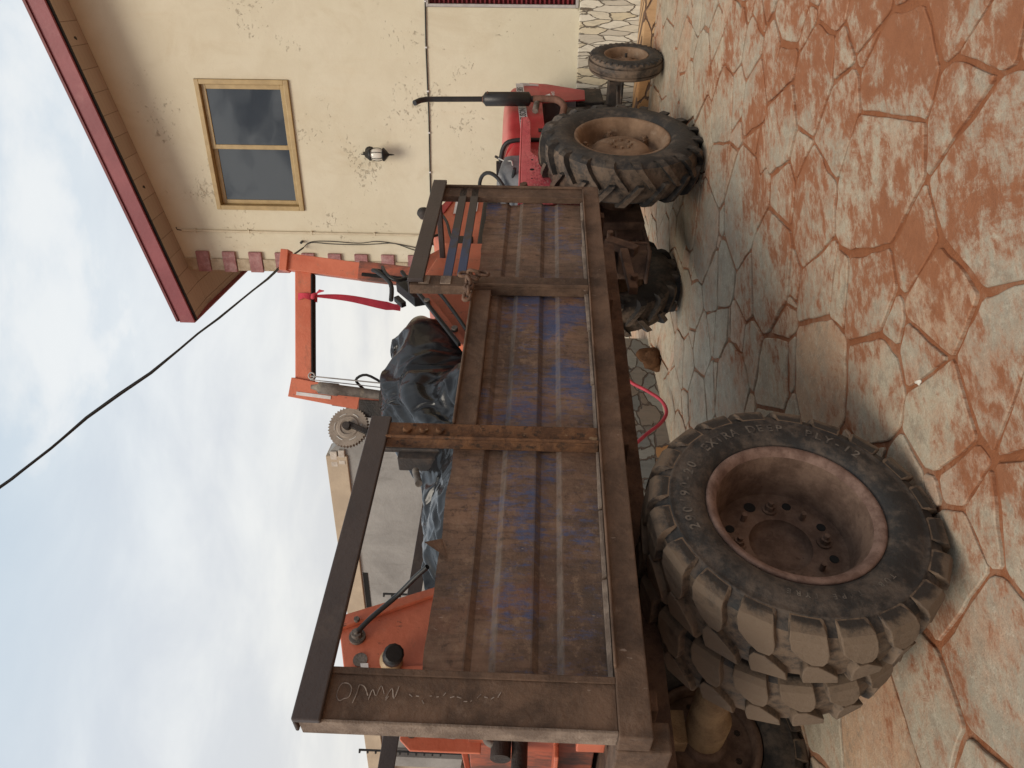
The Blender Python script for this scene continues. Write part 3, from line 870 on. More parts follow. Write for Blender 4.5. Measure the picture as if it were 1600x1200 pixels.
def trailer_tyre():
    mbx = MB().use('rubber', True)
    c = -.12
    half = [(-.012, .276), (-.004, .286), (.006, .296), (.018, .315), (.024, .345), (.025, .38), (.021, .41), (.017, .428), (.019, .434), (.018, .442), (.013, .446), (.009, .462), (.002, .480), (-.012, .494)]
    mbx.lathe(half, 96); mbx.lathe([(2 * c - a, r) for a, r in half], 96)
    mbx.use('groove').lathe([(-.012, .494), (-.04, .500), (-.12, .504), (-.20, .500), (-.228, .494)], 96)
    N_ = 20; pit = 2 * math.pi / N_
    r_ = random.Random(3)
    for k in range(N_):
        for side in (0, 1):
            th = pit * (k + .5 * side) + r_.uniform(-.008, .008)
            sg = 1 if side == 0 else -1
            def S(a, rt_, rb, c0, hw):
                aa = a if side == 0 else 2 * c - a
                return (aa, rt_, rb, th + sg * c0 - hw, th + sg * c0 + hw)
            j = r_.uniform(-.003, .002)
            sm = [S(.0175, .448, .44, -.045, .094), S(.018, .476 + j, .45, -.040, .104), S(.010, .509 + j, .47, -.03, .110), S(-.010, .526 + j, .48, -.02, .113), S(-.055, .533 + j, .485, .012, .112), S(-.090, .535 + j, .49, .055, .080), S(-.116, .535 + j, .49, .085, .034)]
            lug(mbx, sm, 'tread', 'tread', .40, 'groove')
    return mbx


def letters_on_circle(mbx, txt, r, size, start, step, a_fn):
    for i, ch in enumerate(txt):
        if ch == ' ': continue
        vs, fs = text_polys(ch, size, .022)
        th = start - i * step
        out = []
        for v in vs:
            rr_ = r + v.y - size * .35; tt = th - v.x / r
            # facing outward (-Y) read clockwise
            out.append((rr_ * math.cos(tt), -(a_fn(rr_)), rr_ * math.sin(tt)))
        mbx.add(out, fs, False)


def trailer_rim():
    mbx = MB().use('flange', True)
    mbx.lathe([(-.02, .268), (-.004, .288), (.004, .289), (.009, .285), (.010, .276), (.004, .262), (-.012, .252)], 72)
    mbx.use('rim').lathe([(-.012, .252), (-.02, .247), (-.055, .243), (-.062, .238), (-.16, .232), (-.19, .226)], 72)
    mbx.lathe([(-.02, .270), (-.23, .270), (-.24, .24), (-.19, .226)], 72)
    return mbx


def trailer_disc():
    mbx = MB().use('rim', True)
    mbx.lathe([(-.186, .230), (-.190, .214), (-.184, .196), (-.184, .112), (-.186, .108)], 64)
    mbx.use('rim').lathe([(-.186, .109), (-.225, .104), (-.228, .07), (-.222, .045), (-.222, .0)], 40)
    ax = (0, -1, 0)
    for k in range(8):
        an = k * math.pi / 4 + .2; c_, s2 = math.cos(an) * .150, math.sin(an) * .150
        mbx.use('rim')
        if k % 2 == 0:
            mbx.tube([(c_, .184, s2), (c_, .176, s2)], .026, 14); mbx.nut((c_, .178, s2), ax, .018, .022); mbx.tube([(c_, .157, s2), (c_, .140, s2)], .010, 8)
        else:
            mbx.tube([(c_, .184, s2), (c_, .150, s2)], .010, 8)
        an += math.pi / 8; c_, s2 = math.cos(an) * .176, math.sin(an) * .176
        mbx.use('dark').tube([(c_, .184, s2), (c_, .1815, s2)], .016 if k % 4 else .021, 14)
    return mbx


def add_lettering(tyre):
    mbx = MB().use('letter')
    af = lambda q: .0265
    letters_on_circle(mbx, '290/90-20  EXTRA DEEP  PLY-12', .362, .047, R(114), R(5.5), af)
    letters_on_circle(mbx, 'TUBE TYPE TYRE', .345, .024, R(228), R(4.4), lambda q: .0262)
    sub(mbx, 'lettering', tyre)


disc_p = trailer_disc(); rim_p = trailer_rim(); tyre_p = trailer_tyre()
def slim(v):
    r_ = math.hypot(v[0], v[2])
    if r_ < .285: return v
    k = (.285 + (r_ - .285) * .82) / r_
    return (v[0] * k, v[1], v[2] * k)
tyre_p.v = [slim(v) for v in tyre_p.v]; tyre_p.weld = 1e-4; tyre_p.bev = .007
# ------------------------------------------------------------------ trailer
trl = TR.thing('trailer', 'low rusty farm trailer with flaking blue side sheets and tall steel posts', 'trailer', (.9, .8, 0))
TB = Vector(trl['_b'])


def wheel_at(parent, base, mbs, names, loc, flip=False, spin=0.0, first=None):
    """wheel = disc mesh with tyre and rim under it"""
    if first is None:
        w = mbs[0].build(names[0], parent)
        for mbx, nm in zip(mbs[1:], names[1:]): mbx.build(nm, w)
    else:
        w = first.copy(); col.objects.link(w); w.parent = parent
        for ch in first.children:
            c = ch.copy(); col.objects.link(c); c.parent = w
            for gch in ch.children:
                d_ = gch.copy(); col.objects.link(d_); d_.parent = c
    w.location = Vector(loc) - base
    w.rotation_euler = (0, spin, R(180) if flip else 0)
    return w


RW = .53
tw = wheel_at(trl, TB, (disc_p, rim_p, tyre_p), ('wheel', 'rim', 'tyre'), (0, 0, RW), spin=R(8))
for spec in ((0.015, .32, False, 20), (0, 2.26, True, 33), (0, 1.96, True, 5)):
    w2 = wheel_at(trl, TB, None, None, (spec[0], spec[1], RW - .004), spec[2], R(spec[3]), first=tw)
for ch in tw.children:
    if ch.name.startswith('tyre'):
        for b_ in (0,): add_lettering(ch)
mb = MB().use('clay').tube([(.02, .25, RW), (.02, .45, RW), (.02, .56, RW + .02), (.02, 1.45, RW + .02), (.02, 1.56, RW), (.02, 2.1, RW)], [.09, .10, .082, .082, .10, .09], 20)
mb.box(-.06, .1, .48, .58, RW + .1, .93); mb.box(-.06, .1, 1.66, 1.76, RW + .1, .93)
part(mb, 'axle', trl, .006)
# deck and chassis
mb = MB().use('mudiron'); mb.box(-.70, 2.2, .05, 2.22, 1.115, 1.14); part(mb, 'deck', trl)
for y0 in (.44, 1.72):
    mb = MB().use('mudiron')
    mb.box(-.68, 2.45, y0, y0 + .012, .935, 1.113); mb.box(-.68, 2.45, y0 + .012, y0 + .07, .935, .947)
    part(mb, 'chassis_beam', trl, .003)
for xx in (-.66, .35, 1.3, 2.1): part(MB().use('mudiron').box(xx, xx + .06, .07, 2.2, 1.04, 1.113), 'cross_member', trl, .004)
mb = MB().use('mudiron'); mb.box(2.2, 3.62, 1.05, 1.21, .82, .93); mb.box(3.5, 3.7, 1.1, 1.16, .62, .84)
part(mb, 'drawbar', trl, .006)
# jack leg under the front
mb = MB().use('mudiron')
mb.bar((2.62, .52, .96), (2.5, .52, .78), .07, .06, (0, 1, 0)); mb.bar((2.5, .52, .86), (2.02, .50, .84), .05, .05)
mb.cyl((2.6, .52, .86), (2.6, .52, .70), .012, 8); mb.cyl((2.66, .47, .94), (2.66, .57, .94), .02, 10)
mb.cyl((2.12, .45, .83), (2.12, .56, .83), .022, 10)
part(mb, 'jack', trl, .004)
# near side: bottom rail, sheets, posts, rails
mb = MB().use('steel')
mb.box(-.78, 2.26, -.035, .045, 1.078, 1.165)
mb.box(-.60, 2.16, -.052, -.036, 1.160, 1.168)
part(mb, 'bottom_rail', trl, .006)
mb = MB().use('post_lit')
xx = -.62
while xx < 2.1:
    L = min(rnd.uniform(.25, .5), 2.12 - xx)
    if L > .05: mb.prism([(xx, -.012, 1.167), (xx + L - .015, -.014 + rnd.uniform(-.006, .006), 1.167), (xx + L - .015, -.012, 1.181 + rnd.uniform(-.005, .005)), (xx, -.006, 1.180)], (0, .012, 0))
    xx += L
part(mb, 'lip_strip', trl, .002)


def sheet(x0, x1, zt, y=.012, key='sheet', dents=True, zb_=1.166):
    """one horizontally ribbed side sheet"""
    prof = [(zb_, 0), (1.300, 0), (1.318, .013), (1.372, .013), (1.390, 0), (1.492, 0), (1.510, .013), (1.560, .013), (1.578, 0), (zt, 0)]
    mbx = MB().use(key)
    # refine vertical runs a little so that dents show
    P = []
    for i in range(len(prof) - 1):
        (z0, o0), (z1, o1) = prof[i], prof[i + 1]
        k = 3 if z1 - z0 > .06 else 1
        for j in range(k): P.append((z0 + (z1 - z0) * j / k, o0 + (o1 - o0) * j / k))
    P.append(prof[-1])
    nx = 34; vs = []
    for i in range(nx + 1):
        x_ = x0 + (x1 - x0) * i / nx
        for (z_, o_) in P:
            d_ = noise.noise(Vector((x_ * 2.3, z_ * 3, y * 50))) * .015 + noise.noise(Vector((x_ * 7, z_ * 9, 3))) * .003 if dents else 0
            zz = z_
            if z_ == zt: zz += noise.noise(Vector((x_ * 9, 1.3, y))) * .008
            vs.append((x_, y + o_ + d_, zz))
    n_ = len(P)
    fs = [(i * n_ + j, (i + 1) * n_ + j, (i + 1) * n_ + j + 1, i * n_ + j + 1) for i in range(nx) for j in range(n_ - 1)]
    mbx.add(vs, fs, False)
    ob = part(mbx, 'side_sheet', trl)
    so_ = ob.modifiers.new('thick', 'SOLIDIFY'); so_.thickness = .003; so_.offset = 1
    return ob


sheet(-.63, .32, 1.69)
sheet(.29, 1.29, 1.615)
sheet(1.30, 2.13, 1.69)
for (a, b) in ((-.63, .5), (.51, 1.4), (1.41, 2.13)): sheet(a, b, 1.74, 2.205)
# torn tab at the top of the rear sheet
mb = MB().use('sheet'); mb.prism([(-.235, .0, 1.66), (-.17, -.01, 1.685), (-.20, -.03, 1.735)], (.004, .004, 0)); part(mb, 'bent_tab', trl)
# posts
mb = MB().use('steel')
mb.box(-.762, -.620, -.028, .0, 1.165, 1.945)
mb.box(-.640, -.620, -.034, -.0285, 1.165, 1.94)
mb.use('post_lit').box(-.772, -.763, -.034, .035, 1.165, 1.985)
post = part(mb, 'post', trl, .003, label='wide dark brown rear post with chalk marks')
mb = MB().use('flake')
mb.box(.238, .322, -.042, .006, 1.168, 1.935); mb.box(.238, .246, -.056, -.0425, 1.168, 1.93)
for zz in (1.86, 1.80, 1.74): mb.cyl((.28, -.043, zz), (.28, -.06, zz - .004), .016, 10)
part(mb, 'post', trl, .004, label='flaking orange rusted post')
mb = MB().use('steel')
mb.box(1.222, 1.312, -.04, .006, 1.168, 1.99); mb.box(1.222, 1.23, -.058, -.0405, 1.168, 1.71)
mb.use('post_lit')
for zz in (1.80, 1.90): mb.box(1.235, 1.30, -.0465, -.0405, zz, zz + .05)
part(mb, 'post', trl, .004)
mb = MB().use('steel')
mb.box(2.125, 2.24, -.03, .006, 1.165, 1.992); mb.box(2.225, 2.24, -.044, -.0305, 1.165, 1.99)
part(mb, 'post', trl, .004)
for xx in (-.74, .25, 1.24, 2.14):
    mb = MB().use('steel').box(xx, xx + .08, 2.235, 2.275, 1.12, 2.14); part(mb, 'post', trl, .004)
# rails
mb = MB().use('rail'); mb.box(-.775, .345, -.05, -.0295, 1.925, 2.0); mb.box(-.775, .345, -.0292, .02, 1.990, 2.0); part(mb, 'top_rail', trl, .004)
mb = MB().use('rail'); mb.box(1.24, 2.25, -.066, -.0445, 1.925, 2.0); mb.box(1.24, 2.25, -.0442, .02, 1.992, 2.0); part(mb, 'top_rail', trl, .004)
for z0 in (1.805, 1.74): mb = MB().use('bar'); mb.box(1.314, 2.222, -.03, -.018, z0, z0 + .042); part(mb, 'slat', trl, .003)
mb = MB().use('rail'); mb.box(-.76, 2.24, 2.22, 2.232, 2.10, 2.19); part(mb, 'far_top_rail', trl, .004)
mb = MB().use('steel'); mb.box(.325, 1.218, -.03, .004, 1.612, 1.70); mb.box(.325, 1.218, -.05, -.0305, 1.69, 1.70); part(mb, 'middle_rail', trl, .005)
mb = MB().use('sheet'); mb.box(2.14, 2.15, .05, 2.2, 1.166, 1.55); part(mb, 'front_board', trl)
mb = MB().use('rail'); mb.box(2.16, 2.2, .0, 2.22, 1.955, 1.985); part(mb, 'front_rail', trl, .003)
# rear corner stub below the post
mb = MB().use('steel'); mb.box(-.782, -.70, .046, 2.22, 1.02, 1.166); part(mb, 'rear_beam', trl, .006)
# chalk scribble on the rear post
mb = MB().use('chalk')
def stroke(pts):
    Q = [(-.69 + (a - .5) * .055, -.0288, b) for a, b in pts]
    mb.tube([Vector(q) for q in Q], .0016, 4)
z0 = 1.90
def glyph(pl, zc, w=.03):
    for s_ in pl: stroke([(a, zc - b * w) for a, b in s_])
glyph([[(.2, .5), (.1, .1), (.4, -.2), (.9, 0), (.95, .6), (.7, 1), (.3, .9), (.2, .5)]], 1.895)
glyph([[(0, 0), (.5, .2), (.9, .3), (.8, .8), (.4, 1.2)]], 1.855)
glyph([[(.2, 0), (.7, .2), (.4, .6), (.9, .9), (.5, 1.3)], [(.2, 1.5), (.4, 1.7)]], 1.815)
glyph([[(.3, 0), (.8, .4), (.3, .7), (.9, 1.0)]], 1.77)
for q in range(14):
    zc = 1.71 - q * .018; a = rnd.uniform(.25, .6)
    stroke([(a, zc), (a + rnd.uniform(-.2, .3), zc - rnd.uniform(.004, .012))])
mb.build('chalk_marks', post).location = (0, 0, 0)

# ------------------------------------------------------------------ orange machine riding on the trailer
rig = TR.thing('drilling_rig', 'orange drilling machine with tall mast and toothed disc loaded on the trailer', 'machine', (1.0, .8, 1.14))
TI = TR.m.inverted()
def WL(x_, y_, z_): return TI @ Vector((x_, y_, z_))
YB = 4.2
def mast(p, q, w, dp, key, name, parent=rig, bev=.006):
    mbx = MB().use(key)
    a = WL(*p); b = WL(*q); upv = TI.to_3x3() @ Vector((1, 0, 0))
    mbx.bar(a, b, dp, w, upv); return mbx
mb = mast((.67, YB, 2.86), (.615, YB, 2.36), .095, .09, 'orange', '')
mb.use('orange').bar(WL(.675, YB - .02, 2.87), WL(.672, YB - .02, 2.825), .085, .12, TI.to_3x3() @ Vector((1, 0, 0)))
mb.use('sooty').bar(WL(.625, YB - .005, 2.42), WL(.537, YB - .005, 1.5), .10, .105, TI.to_3x3() @ Vector((1, 0, 0)))
mb.use('dark').bar(WL(.60, YB - .057, 2.40), WL(.562, YB - .057, 1.95), .008, .02, TI.to_3x3() @ Vector((1, 0, 0)))
part(mb, 'mast_column', rig, .008)
mb = mast((-.05, YB, 2.80), (-.115, YB, 2.4), .11, .08, 'orange', '')
mb.use('sooty').bar(WL(-.10, YB + .004, 2.55), WL(-.222, YB + .004, 1.5), .085, .10, TI.to_3x3() @ Vector((1, 0, 0)))
mb.use('white').bar(WL(-.085, YB - .042, 2.76), WL(-.105, YB - .042, 2.56), .003, .02, TI.to_3x3() @ Vector((1, 0, 0)))
part(mb, 'mast_column', rig, .008)
mb = MB().use('orange').bar(WL(-.06, YB + .01, 2.725), WL(.625, YB + .01, 2.745), .07, .098, (0, 0, 1))
mb.use('dark').bar(WL(.0, YB - .01, 2.672), WL(.60, YB - .01, 2.69), .06, .014, (0, 0, 1))
part(mb, 'crossbar', rig, .008)
mb = MB().use('cyl')
a, b = WL(-.045, YB - .09, 2.66), WL(-.085, YB - .09, 2.22)
mb.tube([a, a.lerp(b, .08), a.lerp(b, .1), a.lerp(b, .34), a.lerp(b, .36), a.lerp(b, .7), b], [.012, .02, .034, .036, .030, .028, .024], 14)
mb.use('grease').tube([a.lerp(b, .9), a.lerp(b, 1.35)], .05, 12)
part(mb, 'hydraulic_cylinder', rig)
mb = MB().use('chrome')
mb.tube([WL(.015, YB - .05, 2.68), WL(-.02, YB - .05, 2.2)], .004, 6); mb.tube([WL(-.005, YB - .05, 2.68), WL(-.045, YB - .05, 2.2)], .003, 6)
mb.tube([WL(.017 + .018 * math.cos(t), YB - .05, 2.672 + .018 * math.sin(t)) for t in [k * .7 for k in range(9)]], .005, 6, closed=True)
part(mb, 'winch_wires', rig)
# toothed disc
cd = WL(-.27, YB - .06, 2.45); axd = (TI.to_3x3() @ Vector((.35, -1, .1))).normalized()
q = Vector((0, -1, 0)).rotation_difference(axd)
def disc_lathe(mbx, prof, n):
    t_ = MB(); t_.lathe(prof, n)
    mbx.add([cd + q @ Vector(v) for v in t_.v], t_.f, False)
mb = MB().use('disc')
nT = 40; vs = []; ring = []
for k in range(nT * 2):
    r_ = .118 if (k // 1) % 2 == 0 else .108
    th = k * math.pi / nT
    ring.append((r_ * math.cos(th), r_ * math.sin(th)))
pf = [cd + q @ Vector((x_, -.012, z_)) for x_, z_ in ring]
mb.prism(pf, (q @ Vector((0, .03, 0))))
disc_lathe(mb, [(.0125, .066), (.018, .06), (.018, .045), (.013, .04)], 32)
mb.use('beige')
for k in range(6):
    t0 = k * math.pi / 3 + .2
    pl = []
    for j in range(7): pl.append((.078, t0 + j * .09))
    mb.tube([cd + q @ Vector((r_ * math.cos(t), -.0125, r_ * math.sin(t))) for r_, t in pl], .003, 5)
part(mb, 'toothed_disc', rig)
mb = MB().use('grease')
mb.bar(cd + Vector((0, -.03, 0)), cd + Vector((-.01, -.03, -.01)) + (TI.to_3x3() @ Vector((-.05, -.02, -.14))), .02, .03)
mb.cyl(cd + q @ Vector((0, .06, 0)), cd + q @ Vector((0, -.05, 0)), .022, 12)
mb.bar(WL(-.16, YB, 2.40), WL(-.18, YB - .02, 2.0), .08, .10, TI.to_3x3() @ Vector((1, 0, 0)))
part(mb, 'disc_bracket', rig, .003)
mb = MB().use('sooty')
mb.bar(WL(-.14, YB + .0, 2.41), WL(-.21, YB + .0, 2.40), .05, .13, (0, 0, 1)); part(mb, 'mast_bracket', rig, .005)
# threaded rods and a grey motor block behind the flaking post
mb = MB().use('grease'); mb.box(.57, .65, .42, .50, 1.70, 1.99)
for k in range(2): mb.tube([(.62 + .03 * k, .42, 2.12), (.62 + .03 * k, .42, 1.7)], .012, 8)
part(mb, 'motor_block', rig, .006)
mb = MB().use('cyl'); mb.cyl((.50, .42, 1.90), (.36, .34, 1.86), .015, 12); part(mb, 'spout', rig)
# boom plate with a folded edge
BY = .30
mb = MB().use('orange')
bp = [(1.70, BY, 2.055), (2.02, BY, 1.98), (2.02, BY, 1.72), (1.18, BY, 1.72), (1.20, BY, 1.76)]
mb.prism(bp, (0, .03, 0))
mb.prism([(1.70, BY - .05, 2.08), (1.16, BY - .05, 1.75), (1.16, BY - .05, 1.715), (1.71, BY - .05, 2.045)], (0, .05, 0))
boom = part(mb, 'boom', rig, .006)
mb = MB().use('black')
mb.prism([(1.74, BY - .01, 2.17), (1.60, BY - .01, 2.05), (1.62, BY - .01, 1.99), (1.78, BY - .01, 2.06), (1.82, BY - .01, 2.12)], (0, .06, 0))
mb.bar((1.62, BY + .01, 2.15), (1.56, BY + .01, 2.10), .03, .03)
mb.bar((1.78, BY - .055, 2.14), (1.15, BY - .055, 1.765), .02, .018)
part(mb, 'guard', boom, .003).location = (0, 0, 0)
mb = MB().use('hose')
mb.tube([(1.75, BY - .07, 2.22), (1.73, BY - .09, 2.28), (1.70, BY - .1, 2.25), (1.62, BY - .08, 2.17), (1.5, BY - .06, 2.15)], .012, 8); part(mb, 'hose', rig); mb = MB().use('hose')
mb.tube([(1.78, BY - .08, 2.24), (1.68, BY - .1, 2.20), (1.64, BY - .09, 2.14), (1.68, BY - .08, 2.06), (1.58, BY - .08, 1.93), (1.40, BY - .075, 1.82), (1.25, BY - .07, 1.74)], .010, 8); part(mb, 'hose', rig); mb = MB().use('hose')
mb.tube([WL(-.02, YB - .02, 2.26), WL(.03, YB - .04, 2.36), WL(.0, YB - .04, 2.42), WL(-.05, YB - .02, 2.38)], .008, 8)
part(mb, 'hose', rig)
mb = MB().use('cyl')
for (x_, z_) in ((1.50, 1.965), (1.27, 1.80)):
    mb = MB().use('cyl').cyl((x_, BY - .05, z_), (x_, BY - .07, z_), .016, 10); part(mb, 'bolt', rig)
# front housing overhanging towards the tractor
FY = .55
mb = MB().use('orange')
mb.prism([(2.20, FY, 1.74), (3.34, FY, 1.74), (3.34, FY, 1.97), (3.24, FY, 2.07), (2.75, FY, 2.11), (2.58, FY, 2.00), (2.45, FY, 2.11), (2.30, FY, 2.10), (2.14, FY, 2.02), (2.14, FY, 1.9)], (0, .5, 0))
mb.use('red').prism([(3.02, FY - .012, 2.12), (3.36, FY - .012, 2.0), (3.36, FY - .012, 1.97), (3.0, FY - .012, 2.06)], (0, .01, 0))
fh = part(mb, 'front_housing', rig, .012)
for (k_, a, b, z0, z1) in (('white', 2.98, 3.20, 1.955, 1.995), ('white', 3.02, 3.22, 1.835, 1.885), ('ribbon', 2.62, 2.78, 1.965, 1.98), ('ribbon', 2.55, 2.68, 1.945, 1.957)):
    sub(MB().use(k_).box(a, b, FY - .016, FY - .0125, z0, z1), 'sticker', fh)
mb = MB().use('black'); mb.box(2.50, 2.66, FY - .03, FY + .1, 1.83, 1.96); mb.box(2.16, 2.3, FY - .03, FY + .1, 1.80, 1.86); mb.box(2.5, 3.2, FY - .02, FY + .2, 1.70, 1.80); part(mb, 'engine_block', rig, .01)
mb = MB().use('orange'); mb.prism([(2.05, FY - .15, 1.98), (2.36, FY - .15, 1.98), (2.36, FY - .15, 1.70), (2.05, FY - .15, 1.70)], (0, .05, 0)); part(mb, 'side_cover', rig, .01)
mb = MB().use('hose')
mb.tube([(2.98, FY - .04, 2.10), (2.8, FY - .05, 2.02), (2.6, FY - .05, 1.97), (2.45, FY - .05, 1.9), (2.3, FY - .05, 1.8)], .010, 8); part(mb, 'hose', rig); mb = MB().use('hose')
mb.tube([(2.62, FY - .05, 2.06), (2.52, FY - .09, 2.10), (2.46, FY - .06, 2.14)], .009, 8); part(mb, 'hose', rig); mb = MB().use('black')
mb.bar((3.3, FY - .02, 2.155), (2.34, FY - .02, 2.125), .03, .035)
part(mb, 'handrail', rig)
mb = MB().use('black')
mb.tube([(2.9, FY, 2.10), (2.98, FY, 2.185)], .010, 8)
mb.use('grease').tube([(2.975, FY, 2.17), (2.985, FY, 2.183), (3.0, FY, 2.205), (3.02, FY, 2.228), (3.03, FY, 2.238)], [.014, .034, .045, .034, .012], 16)
part(mb, 'lever', rig)
# rear plate seen above the rear sheet
PY = .35
mb = MB().use('orange')
pl = [(-.255, PY, 2.055), (-.50, PY, 1.975), (-.47, PY, 1.68), (-.10, PY, 1.68)]
mb.prism(pl, (0, .03, 0))
mb.prism([(-.255, PY - .018, 2.06), (-.10, PY - .018, 1.68), (-.13, PY - .018, 1.68), (-.30, PY - .018, 2.045)], (0, .018, 0))
mb.prism([(-.43, PY - .008, 1.995), (-.50, PY - .008, 1.975), (-.475, PY - .008, 1.68), (-.41, PY - .008, 1.74)], (0, .008, 0))
rp = part(mb, 'rear_plate', rig, .006)
mb = MB().use('cyl'); mb.cyl((-.318, PY, 1.975), (-.318, PY - .012, 1.975), .028, 16); mb.nut((-.318, PY - .012, 1.975), (0, -1, 0), .018, .02); mb.cyl((-.318, PY - .03, 1.975), (-.318, PY - .045, 1.975), .009, 8)
part(mb, 'bolt', rig)
mb = MB().use('cyl'); mb.nut((-.265, PY - .018, 1.985), (0, -1, 0), .010, .012); part(mb, 'bolt', rig)
mb = MB().use('cyl'); 
mb.tube([(-.398, PY + .0, 1.95), (-.398, PY - .004, 1.95)], .024, 16); part(mb, 'oval_window', rig)
mb = MB().use('hose'); mb.tube([(-.318, PY - .04, 1.968), (-.28, PY - .06, 1.93), (-.22, PY - .10, 1.85), (-.19, PY - .16, 1.79), (-.18, PY - .22, 1.74)], .009, 8); part(mb, 'hose', rig)
mb = MB().use('brass'); c_ = Vector((-.41, PY - .02, 1.845)); ad = Vector((-.25, -1, -.25)).normalized()
mb.tube([c_ - ad * .02, c_, c_ + ad * .02, c_ + ad * .03], [.02, .036, .038, .02], 20)
mb.use('chrome').tube([c_ + ad * .02, c_ + ad * .05], .024, 16)
mb.use('black').tube([c_ + ad * .045, c_ + ad * .06, c_ + ad * .10, c_ + ad * .105], [.024, .033, .033, .026], 12)
part(mb, 'filler_cap', rig)
mb = MB().use('white'); mb.prism([(-.415, PY - .009, 1.945), (-.475, PY - .009, 1.928), (-.472, PY - .009, 1.905), (-.413, PY - .009, 1.92)], (0, -.002, 0)); part(mb, 'sticker', rig)
# bracket and frame at the open tail
QY = .7
mb = MB().use('orange')
mb.prism([(-.25, QY, 1.84), (-.50, QY, 1.84), (-.535, QY, 1.80), (-.535, QY, 1.555), (-.25, QY, 1.555), (-.25, QY, 1.60), (-.47, QY, 1.60), (-.49, QY, 1.65), (-.485, QY, 1.755), (-.46, QY, 1.77), (-.25, QY, 1.77)], (0, .012, 0))
mb.prism([(-.25, QY + .3, 1.7), (-.49, QY + .3, 1.62), (-.49, QY + .3, 1.60), (-.25, QY + .3, 1.67)], (0, .012, 0))
mb.use('grease').nut((-.475, QY, 1.80), (0, -1, 0), .02, .006, 14)
part(mb, 'tail_bracket', rig, .003)
mb = MB().use('cyl')
mb.tube([(-.30, QY - .03, 1.535), (-.46, QY - .03, 1.535), (-.50, QY - .03, 1.535), (-.515, QY - .03, 1.515), (-.515, QY - .03, 1.49)], .014, 8)
mb.use('grease').cyl((-.30, QY - .02, 1.485), (-.56, QY - .02, 1.485), .035, 16); mb.cyl((-.40, QY - .02, 1.42), (-.60, QY - .02, 1.42), .028, 14)
part(mb, 'tail_pipes', rig)
mb = MB().use('orange'); mb.box(-.62, -.45, .25, .262, 1.145, 1.235); mb.box(-.56, -.50, .40, .41, 1.33, 1.38); mb.box(-.6, 1.9, .42, .50, 1.15, 1.24); mb.box(-.6, 1.9, 1.05, 1.13, 1.15, 1.24); mb.box(-.58, -.25, .6, 1.2, 1.29, 1.305)
mb.use('grease').box(-.64, -.40, .27, .31, 1.15, 1.42); mb.use('sooty').box(-.5, 1.6, .5, 1.05, 1.16, 1.60); mb.box(1.2, 3.3, .7, .95, 1.62, 1.735); mb.box(1.65, 1.9, .7, .95, 1.24, 1.62)
part(mb, 'base_frame', rig, .004)

# ------------------------------------------------------------------ black plastic sheet over the machine
ridge = [(-.30, 1.66), (-.2, 1.73), (.05, 1.80), (.18, 1.86), (.35, 1.90), (.48, 1.91), (.62, 1.91), (.75, 1.95), (.87, 2.06), (1.05, 2.18), (1.27, 2.21), (1.45, 2.225), (1.62, 2.20), (1.74, 2.13), (1.80, 2.0), (1.86, 1.72)]
def rz_(x_):
    for i in range(len(ridge) - 1):
        if x_ <= ridge[i + 1][0]:
            t = (x_ - ridge[i][0]) / (ridge[i + 1][0] - ridge[i][0]); return ridge[i][1] * (1 - t) + ridge[i + 1][1] * t
    return ridge[-1][1]
nu, nv = 190, 94


def tarp_base(shrink=0.0):
    """the smooth tent the sheet hangs over"""
    vs = []
    for i in range(nu + 1):
        x_ = -.30 + 2.16 * i / nu
        zt = rz_(x_) - .03 - shrink
        yn = .085 if x_ < .85 else .085 + min(1, (x_ - .85) / .3) * .30     # near edge steps back behind the boom plate
        for j in range(nv + 1):
            t = j / nv
            y_ = yn + t * (1.35 - yn)
            if y_ < .55: zz = 1.55 + (zt - 1.55) * (max(0, (y_ - yn + .02) / (.57 - yn))) ** .62
            else: zz = 1.45 + (zt - 1.45) * max(0, 1 - ((y_ - .55) / .8) ** 2.2)
            p = Vector((x_ * 2.3, y_ * 2.3, 1.0))
            b_ = (abs(noise.noise(p + Vector((4, 2, 0)))) - .2) * .16 + noise.noise(p * 2.1) * .05
            if x_ < .7: b_ *= .6
            vs.append((x_, y_ - b_ * .5 + shrink * .4, zz + b_ * .8))
    return vs


n_ = nv + 1
fs = [(i * n_ + j, (i + 1) * n_ + j, (i + 1) * n_ + j + 1, i * n_ + j + 1) for i in range(nu) for j in range(nv)]
mb = MB().use('plastic', True); mb.add(tarp_base(.035), fs)
under = mb.build('load_under_sheet'); under.modifiers.new('col', 'COLLISION')
under.collision.thickness_outer = .004; under.collision.cloth_friction = 8
mb = MB().use('plastic', True); mb.add(tarp_base(), fs)
clo = mb.build('sheet_in_motion')
vg = clo.vertex_groups.new(name='pin'); 
edge_v = [i * n_ + j for i in range(nu + 1) for j in range(n_) if i in (0, nu) or j in (0, nv)]
vg.add(edge_v, 1.0, 'REPLACE')
cm = clo.modifiers.new('cloth', 'CLOTH'); cs_ = cm.settings
cs_.quality = 6; cs_.mass = .06; cs_.tension_stiffness = 25; cs_.compression_stiffness = 25; cs_.shear_stiffness = 12; cs_.bending_stiffness = .03
cs_.air_damping = 3; cs_.shrink_min = -.16; cs_.vertex_group_mass = 'pin'
cm.collision_settings.distance_min = .004; cm.collision_settings.collision_quality = 2
cm.point_cache.frame_start = 1; cm.point_cache.frame_end = 40
for f_ in range(1, 27): scene.frame_set(f_)
dg = bpy.context.evaluated_depsgraph_get()
ev = clo.evaluated_get(dg); me_ = ev.to_mesh()
final = [v.co.copy() for v in me_.vertices]; ev.to_mesh_clear()
scene.frame_set(1)
bpy.data.objects.remove(clo); bpy.data.objects.remove(under)
mb = MB().use('plastic', True); mb.add(final, fs)
tp = TR.single(mb, 'tarpaulin', 'creased shiny black plastic sheet covering the machine on the trailer', 'tarpaulin', (.9, .7, 1.6))
